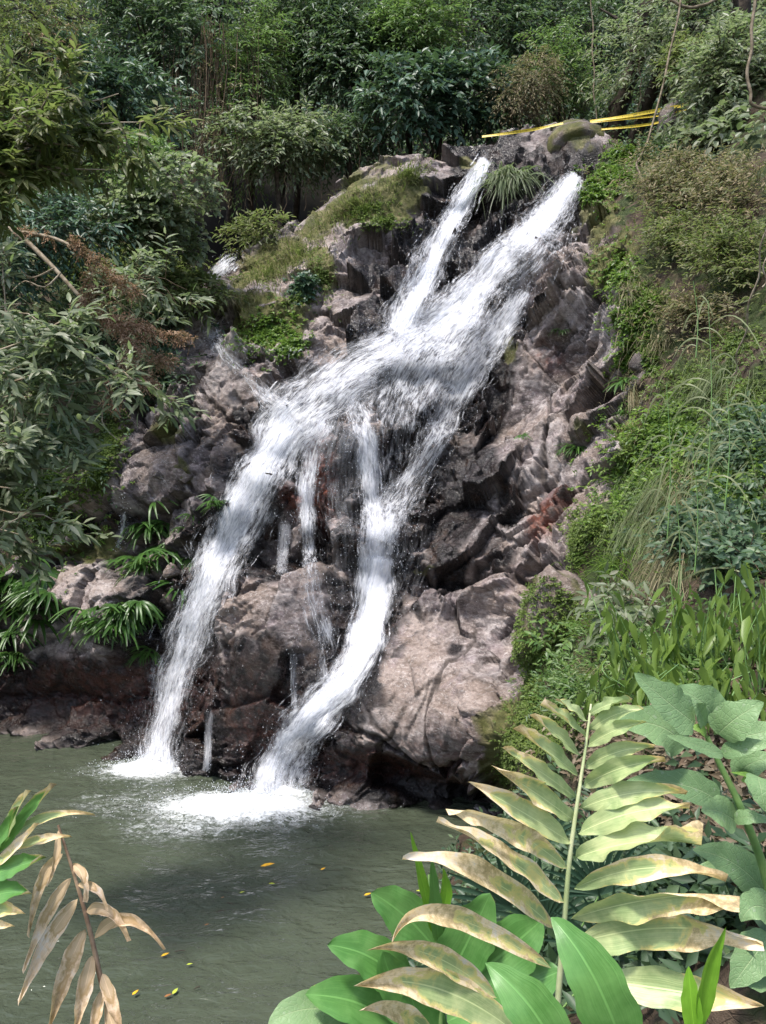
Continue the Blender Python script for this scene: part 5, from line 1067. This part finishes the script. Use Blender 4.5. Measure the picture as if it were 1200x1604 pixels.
for i, (x, y, r, s, lb) in enumerate([(395, 558, .22, 31, "grey angular stone under the clover moss"), (430, 590, .30, 32, "flat grey stone left of where the left waterfall bends"), (470, 560, .22, 33, "brown stone beside the mossy ledge"), (252, 745, .20, 34, "mossy cube-shaped stone left of the dark wet face"), (285, 742, .26, 35, "second mossy block-shaped stone left of the dark wet face")]):
    l, n_ = hit(x, y); stone("cliff_stone", x, y, l.y + .05, r, r * .8, r * .7, lb, s, .2 if i > 2 else 0, 0, cat="stone", group="loose stones on the cliff", rot=10 * i)

# ------------------------------------------------------------------ left shrubs reaching over the water
def shrub(name, label, base, targets, mat, nleaf, L, W, r0, spread, cat="shrub", twmat=None, TL=.35, k=9, droop=.12, parts=0, per=6):
    t_ = empty(name, base, label=label, cat=cat, group=None); B0 = Vector(base); limbs = []; O, D = [], []
    for tx in targets:
        e = P(*tx); m = B0.lerp(e, .55) + Vector((0, 0, .18 * (e - B0).length)); p = spline([tuple(B0), tuple(B0.lerp(m, .6) + Vector((0, 0, .1))), tuple(m), tuple(e)], 14) + RS.normal(0, .02, (14, 3))
        limbs.append(tube(p - np.array(base), np.linspace(r0, r0 * .12, 14), 6))
        for _ in range(per):
            i = RS.randint(6, 14); a = p[i]; dd = unit(p[min(i + 1, 13)] - p[i - 1] + RS.normal(0, .9, 3)); l = RS.uniform(.5, 1.0) * spread; q = np.stack([a, a + dd * l * .5 + [0, 0, .06 * l], a + dd * l - np.array([0, 0, .12 * l])])
            limbs.append(tube(q - np.array(base), [r0 * .25, r0 * .15, .003], 4))
            for _ in range(max(1, nleaf // (len(targets) * per))):
                f = RS.rand() ** .7; O.append(q[0] * (1 - f) + q[2] * f + RS.normal(0, .06 * spread, 3)); D.append(dd + RS.normal(0, .6, 3))
    V, F = join(limbs); obj("branches", mesh("branches", V, F), twmat or M_TWIG, t_)
    leafy("foliage", np.array(O) - np.array(base), np.array(D), LM[mat], TL, k, L, W, t_, droop, 1, r=.003)
    return t_, np.array(O), np.array(D)
def loose_leaves(t_, O, D, n, mat, L, W, name="leaf"):
    """nearest, largest leaves of a plant, each on its own"""
    lm = []
    for s in range(4):
        V, F = leaves(np.zeros((1, 3)), np.array([[1., 0, 0]]), np.array([[0, 0, 1.]]), L, W, .25 + .1 * s, 1, .12); me = mesh(name, V, F); me.materials.append(LM[mat]); lm.append(me)
    for i in RS.choice(len(O), min(n, len(O)), replace=False):
        o = bpy.data.objects.new(name, lm[i % 4]); o.location = O[i] + np.array([0, -.08, 0]) - np.array(t_.location); d = Vector(D[i]); d.z -= .4
        q = d.to_track_quat('X', 'Z'); o.rotation_euler = (q @ Matrix.Rotation(RS.normal(0, .5), 3, 'X').to_quaternion()).to_euler(); s_ = RS.uniform(.8, 1.3); o.scale = (s_, s_, s_); link(o, t_)
s1, O1, D1 = shrub("branching_shrub", "branching shrub with long olive-green leaves reaching in from the upper left", tuple(P(-190, 420, 7.4)),
      [(40, 150, 7.2), (110, 130, 7.1), (190, 150, 7.0), (215, 190, 7.0), (150, 220, 7.0), (60, 230, 7.1), (100, 270, 7.0), (20, 110, 7.3), (170, 270, 7.0), (-20, 200, 7.0), (60, 180, 6.9), (140, 180, 7.0)], 'olive', 760, .15, .046, .035, .5, TL=.22, k=7, twmat=M_PALET)
loose_leaves(s1, O1, D1, 110, 'olive', .17, .05)
s2, O2, D2 = shrub("grey_leaved_shrub", "large shrub of grey-green elongated leaves along the left edge below the rusty fern branch", tuple(P(-240, 900, 6.9)),
      [(30, 480, 6.8), (100, 500, 6.7), (60, 560, 6.6), (140, 560, 6.8), (20, 620, 6.5), (110, 640, 6.6), (70, 700, 6.5), (20, 760, 6.4), (100, 740, 6.6), (50, 800, 6.4), (-10, 540, 6.5), (0, 690, 6.3), (180, 590, 6.8), (30, 840, 6.4)], 'pale', 1100, .14, .044, .035, .65, TL=.22, k=7, twmat=M_PALET)
loose_leaves(s2, O2, D2, 150, 'pale', .17, .05)
s3, O3, D3 = shrub("leafy_branch", "leafy branch of olive leaves ending below the rusty fern on the left bank", tuple(P(120, 480, 13.2)), [(250, 440, 12.8), (290, 450, 12.8), (220, 500, 12.6), (300, 480, 13), (200, 460, 12.5), (240, 520, 12.8)], 'pale', 130, .22, .065, .03, .6, TL=.35, k=7)
# rusty dead fern branch
rb = empty("rusty_fern_branch", P(-60, 330, 8.6), label="fallen branch covered with rusty brown dead fern on the left bank", cat="branch"); o0 = np.array(rb.location)
def rline(pts, n): return spline([tuple(P(*q)) for q in pts], n)
for pts, r in [([(-60, 330, 8.6), (20, 362, 8.5), (75, 410, 8.4), (140, 480, 8.3), (190, 520, 8.3)], .035), ([(20, 362, 8.5), (90, 375, 8.4), (150, 410, 8.3), (190, 445, 8.2), (230, 465, 8.2)], .022)]:
    V, F = tube(rline(pts, 18) - o0, np.linspace(r, r * .4, 18), 7); obj("branch", mesh("branch", V, [F]), M_PALET, rb)
for pts in [[(95, 428, 8.3), (70, 450, 8.2), (40, 440, 8.2), (20, 455, 8.2)], [(85, 420, 8.3), (50, 435, 8.2), (30, 420, 8.1)], [(150, 560, 8), (185, 590, 8), (200, 620, 8)], [(195, 560, 8), (170, 610, 8), (160, 660, 8), (185, 690, 8)]]:
    V, F = tube(rline(pts, 10) - o0, np.linspace(.012, .004, 10), 5); obj("bare_twig", mesh("bare_twig", V, [F]), M_PALET, rb)
for k, (pts, rad, n) in enumerate([([(110, 372, 8.3), (150, 405, 8.3), (180, 435, 8.2), (215, 455, 8.1)], .075, 300), ([(125, 480, 8.2), (160, 490, 8.2), (200, 510, 8.1), (235, 512, 8.1)], .13, 420), ([(175, 500, 8.1), (200, 530, 8.0), (215, 550, 8.0)], .09, 200), ([(195, 560, 8), (220, 590, 8), (240, 600, 8)], .10, 200),
            ([(230, 520, 8.2), (270, 525, 8.3), (300, 530, 8.3)], .06, 120), ([(235, 560, 8.3), (270, 565, 8.3)], .09, 120), ([(140, 420, 8.2), (140, 450, 8.2), (130, 475, 8.2)], .06, 110), ([(170, 590, 8), (165, 620, 8), (190, 640, 8)], .05, 80), ([(30, 365, 8.5), (45, 362, 8.5), (80, 372, 8.4)], .04, 60)]):
    n = int(n * .75); p = rline(pts, n) + RS.normal(0, rad * .42, (n, 3)) * RS.uniform(.3, 1.3, (n, 1)); q = p - o0
    leafy("dead_fern", q, RS.normal(0, 1, (n, 3)) + [0, 0, -.3], LM['rust'], .09, 8, .034, .014, rb, .4, 0, stems=False)
leafy("dead_twigs", rline([(60, 60, 9), (100, 80, 9), (110, 60, 9)], 50) + RS.normal(0, .12, (50, 3)) - o0, RS.normal(0, 1, (50, 3)), LM['rust'], .12, 6, .04, .01, rb, .4)

# ------------------------------------------------------------------ right bank: lime-leaved shrubs, tall grass
def drooping_shoot(name, label, base, tips, mat, L, W, nl, group, r=.006):
    t_ = empty(name, base, label=label, cat="shrub", group=group); B0 = np.array(base)
    V, F = leaves(np.zeros((1, 3)), np.array([[1., 0, 0]]), np.array([[0, 0, 1.]]), L, W, .2, 1, .15); lm = mesh("leaf", V, F); lm.materials.append(LM[mat]); V2, F2 = leaves(np.zeros((1, 3)), np.array([[1., 0, 0]]), np.array([[0, 0, 1.]]), L * 1.15, W * .9, .35, 1, .25); lm2 = mesh("leaf", V2, F2); lm2.materials.append(LM[mat]); st = []
    for tx in tips:
        e = np.array(P(*tx)); m = (B0 + e) / 2 + [RS.normal(0, .05), 0, .05]; p = spline([B0, m, e], 8); st.append(tube(p - B0, np.linspace(r, r * .4, 8), 5))
        for j in range(nl):
            f = 1 - .6 * (j / nl) ** 1.2; a = p[int(f * 7)]; th = j * 2.4 + RS.rand(); d = Vector((math.cos(th) * .55, math.sin(th) * .55, RS.uniform(-1.2, -.35)))
            o = bpy.data.objects.new("leaf", lm if j % 2 else lm2); o.location = a - B0 + np.array([math.cos(th), math.sin(th), 0]) * .015 + RS.normal(0, .03, 3)
            o.rotation_euler = (d.to_track_quat('X', 'Z') @ Matrix.Rotation(RS.normal(0, .6), 3, 'X').to_quaternion()).to_euler(); s_ = RS.uniform(.7, 1.25); o.scale = (s_,) * 3; link(o, t_)
    V, F = join(st); obj("stems", mesh("stems", V, F), M_GSTALK, t_)
LS = [((1000, 1100), 5.0, [(930, 915), (945, 935), (960, 960), (1000, 1000), (935, 1010)], "lime-leaved shrub nearest the mossy boulder"),
      ((1060, 1100), 4.7, [(1050, 905), (1070, 930), (1060, 970), (1030, 980), (1050, 920)], "lime-leaved shrub beneath the drooping pale grass"),
      ((1120, 1120), 4.4, [(1110, 890), (1130, 920), (1120, 960), (1145, 900), (1100, 935), (1140, 985)], "tallest lime-leaved shrub with many hanging leaves"),
      ((1190, 1120), 4.0, [(1180, 880), (1200, 910), (1190, 950), (1175, 1000), (1200, 980), (1160, 930)], "lime-leaved shrub at the right edge of the photo"),
      ((1010, 1140), 4.3, [(990, 1040), (1020, 1030), (1045, 1050), (1075, 1040), (960, 1060)], "low lime-leaved shrub just above the top of the ginger stalk"),
      ((950, 1130), 4.6, [(935, 1065), (925, 1085), (955, 1075), (945, 1050)], "smallest lime-leaved shrub left of the ginger stalk's top"),
      ((1120, 1150), 3.8, [(1100, 1030), (1130, 1020), (1150, 1040), (1180, 1050)], "lime-leaved shrub directly behind the big grey-green leaves")]
for (bx, by), Y, tips, lb in LS:
    drooping_shoot("lime_leaved_shrub", lb, tuple(P(bx, by, Y)), [(x + RS.normal(0, 6), y, Y + RS.normal(0, .15)) for x, y in tips + [(x + 14, y + 22) for x, y in tips]], 'lime', .13, .05, 6, "lime-leaved shrubs on the near right bank")
def tall_grass(label, px, pyb, Y, pyt, blades, mat='grass', L=.6):
    b = P(px, pyb, Y); t_ = empty("tall_grass", b, label=label, cat="grass", group="tall grass stems on the right slope"); e = P(px + RS.uniform(-6, 6), pyt, Y)
    p = spline([tuple(b), tuple(b.lerp(e, .5) + Vector((.03, 0, 0))), tuple(e)], 12); V, F = tube(p - np.array(b), np.linspace(.006, .002, 12), 5); obj("stem", mesh("stem", V, [F]), M_GSTALK, t_)
    for k in range(blades):
        a = p[int(2 + 9 * k / blades)]; sgn = 1 if k % 2 else -1; Lb = L * RS.uniform(.7, 1.15) * (1 - .35 * k / blades); K = 10; f = np.linspace(0, 1, K)[:, None]
        d = np.array([sgn * RS.uniform(.2, .9), RS.normal(-.2, .5), RS.uniform(.5, 1.0)]); q = a + d * Lb * f * (1 - .15 * f) + np.array([sgn * .12, 0, -RS.uniform(.6, 1.5)]) * Lb * f ** RS.uniform(1.8, 2.8); s = unit(np.cross(np.gradient(q, axis=0), [0, -1, .3])); w = .0065 * np.sin(math.pi * (f * .85 + .12)) ** .7
        G_ = np.stack([q + s * w, q, q - s * w], 0) - np.array(b); obj("blade", mesh("blade", G_.reshape(-1, 3), [grid_faces(3, K)]), LM[mat], t_)
tall_grass("tall grass stem standing highest on the right slope", 1108, 760, 6.0, 470, 11)
tall_grass("tall grass stem with arching blades left of the highest one", 1045, 850, 6.2, 600, 10)
tall_grass("short arching grass stem in front of the drooping tufts", 1088, 900, 5.6, 700, 11)
tall_grass("pale grass stem nearest the moss cushion", 1060, 960, 5.6, 760, 9)
tall_grass("bending grass stem right of the highest one", 1135, 800, 5.8, 600, 8)
tall_grass("thin seed-bearing grass stem at the edge of the beige bush", 1090, 560, 7.2, 440, 4, L=.3)
bush([(868, 990, 20, 25, 0), (885, 1010, 18, 20, 0)], 60, "small light green leafy plant growing on the mossy boulder", 'bright', .11, .045, .18, 6, .3, 1, off=.3, group=None)
bush([(1000, 1000, 30, 26, 0), (990, 960, 26, 30, 0)], 60, "grey drooping leafy plant in the middle of the near right bank", 'pale', .14, .045, .25, 6, -.2, 1, off=.3, group=None)

# ------------------------------------------------------------------ yellow tape across the top
t = NT("yellow_barrier_tape"); uv = t.n("UVMap").outputs[0]; s_ = t.n("SeparateXYZ", {0: uv}); fr = t.math('FRACT', t.math('MULTIPLY', s_.outputs[0], 6.0))
mk = t.math('MULTIPLY', t.step(t.noise(1, 2, .5, t.n("Mapping", {'Vector': uv, 'Scale': (22, .8, 1)}).outputs[0]), .52, .56), t.math('LESS_THAN', t.math('ABSOLUTE', t.math('SUBTRACT', s_.outputs[1], .5)), .26))
c = t.mix(t.math('MULTIPLY', mk, .7), (.66, .50, .05), (.10, .08, .02)); p = t.n("BsdfPrincipled", {'Base Color': c, 'Roughness': .35})
M_TAPE = t.surf(t.n("MixShader", {0: .2, 1: p.outputs[0], 2: t.n("BsdfTranslucent", {'Color': (.8, .6, .05, 1)}).outputs[0]}).outputs[0])
def tape(label, pts, w):
    q = spline([tuple(P(*a)) for a in pts], 40); n = len(q); th = np.linspace(0, 7, n) + RS.rand() * 3; dz = np.stack([0 * th, .45 * np.sin(th), np.ones(n)], 1) * w / 2
    G_ = np.stack([q + dz, q, q - dz], 0); G_[1] += .006; u = np.linspace(0, 4, n)
    uv = np.stack([np.repeat(u[None], 3, 0), np.repeat(np.array([0, .5, 1])[:, None], n, 1)], -1)
    tag(obj("barrier_tape", mesh("barrier_tape", G_.reshape(-1, 3), [grid_faces(3, n)], uv=uv.reshape(-1, 2)), M_TAPE), label, "tape", "yellow tapes strung above the falls")
tape("yellow barrier tape on the left, running from the ridge to the mossy crest", [(755, 214, 16.9), (800, 208, 16.8), (840, 202, 16.7), (882, 193, 16.6)], .055)
tape("upper yellow barrier tape strung to the right bank", [(924, 190, 16.9), (980, 182, 16.4), (1040, 171, 15.6), (1090, 160, 14.9)], .065)
tape("middle yellow barrier tape just under the upper one", [(924, 192, 16.95), (980, 186, 16.5), (1040, 180, 15.7), (1086, 168, 14.95)], .035)
tape("lowest yellow barrier tape ending at the pale rock", [(938, 203, 16.8), (980, 199, 16.4), (1020, 194, 15.8), (1052, 186, 15.4)], .045)
stone("pale_rock", 1050, 185, 15.6, .42, .4, .55, "pale mossy rock face beside the right end of the yellow tape", 41, .2, cat="rock", rot=20)
stone("earth_bank_rock", 1100, 215, 14.0, .42, .4, .5, "bare pinkish-brown earth mound above the beige-green bush", 42, 0, cat="earth mound", rot=10, soil=0)
stone("slope_rock", 1003, 572, 11.1, .16, .2, .20, "small brown rock set in moss on the right slope", 44, 0, .3, cat="rock", cut=3)

# ------------------------------------------------------------------ leaves and twigs floating on the pool
def floating(px, py, L, mat, label, rot, nm="floating_leaf"):
    V, F = leaves(np.zeros((1, 3)), np.array([[1., 0, 0]]), np.array([[0, 0, 1.]]), L, L * .48, -.15, 1, .10); me = mesh(nm, V, F)
    o = obj(nm, me, mat, loc=P(px, py, wY(py)) + Vector((0, 0, .025))); o.rotation_euler = (0, 0, rot); tag(o, label, "leaf", "leaves floating on the pool")
M_YL = plain("yellow_leaf", (.75, .42, .02), .5, .3, (.55, .28, .02)); M_YG = plain("yellow_green_leaf", (.42, .48, .05), .5, .3, (.3, .36, .05)); M_BL = plain("brown_fallen_leaf", (.28, .12, .04), .6, .3)
for px, py, L, m, lb, r in [(408, 1360, .17, M_YL, "largest yellow-orange leaf floating in the middle of the pool", .1), (421, 1387, .09, M_YG, "yellow-green leaf floating just below the largest orange leaf", -.5), (502, 1366, .07, M_YL, "small yellow leaf floating right of the largest orange leaf", .6),
        (375, 1402, .06, M_YG, "tiny yellow-green leaf floating left of the largest orange leaf", .2), (652, 1398, .08, M_YG, "yellow-green leaf floating near the tip of the ginger clump", -.7), (570, 1406, .09, M_YL, "dull yellow leaf floating by the ginger clump", .3), (252, 1502, .08, M_YL, "orange leaf floating beside the dead ginger leaf tip", .5),
        (292, 1515, .06, M_YG, "pale leaf floating right of the dead ginger leaf tip", 0), (270, 1562, .08, M_YG, "bright green leaf floating nearest the bottom edge", 1.2), (257, 1566, .07, M_BL, "brown leaf floating beside the bright green one", .4), (207, 1563, .07, M_YL, "thin orange leaf floating right of the dead stalk's foot", 1.0),
        (320, 1453, .05, M_BL, "small rusty leaf floating in the lower middle of the pool", .3), (346, 1410, .04, M_BL, "tiny rusty leaf floating between the yellow ones", .3)]:
    floating(px, py, L, m, lb, r)
for px, py, L, r, lb in [(431, 1387, .14, -.1, "dark twig floating beside the yellow-green leaf"), (345, 1432, .09, .4, "dark twig floating in the middle of the pool, upper of two"), (360, 1420, .09, -.4, "short dark twig floating right of the upper twig"), (282, 1495, .10, .2, "dark twig floating above the pale leaf"), (309, 1553, .06, .6, "tiny dark twig floating low in the pool")]:
    c0 = P(px, py, wY(py)) + Vector((0, 0, .03)); d = Vector((math.cos(r), math.sin(r), 0)) * L / 2; V, F = tube([-d, Vector((0, .01, .004)), d], [.004, .006, .003], 5)
    tag(obj("floating_twig", mesh("floating_twig", V, [F]), M_BARK, loc=c0), lb, "twig", "twigs floating on the pool")
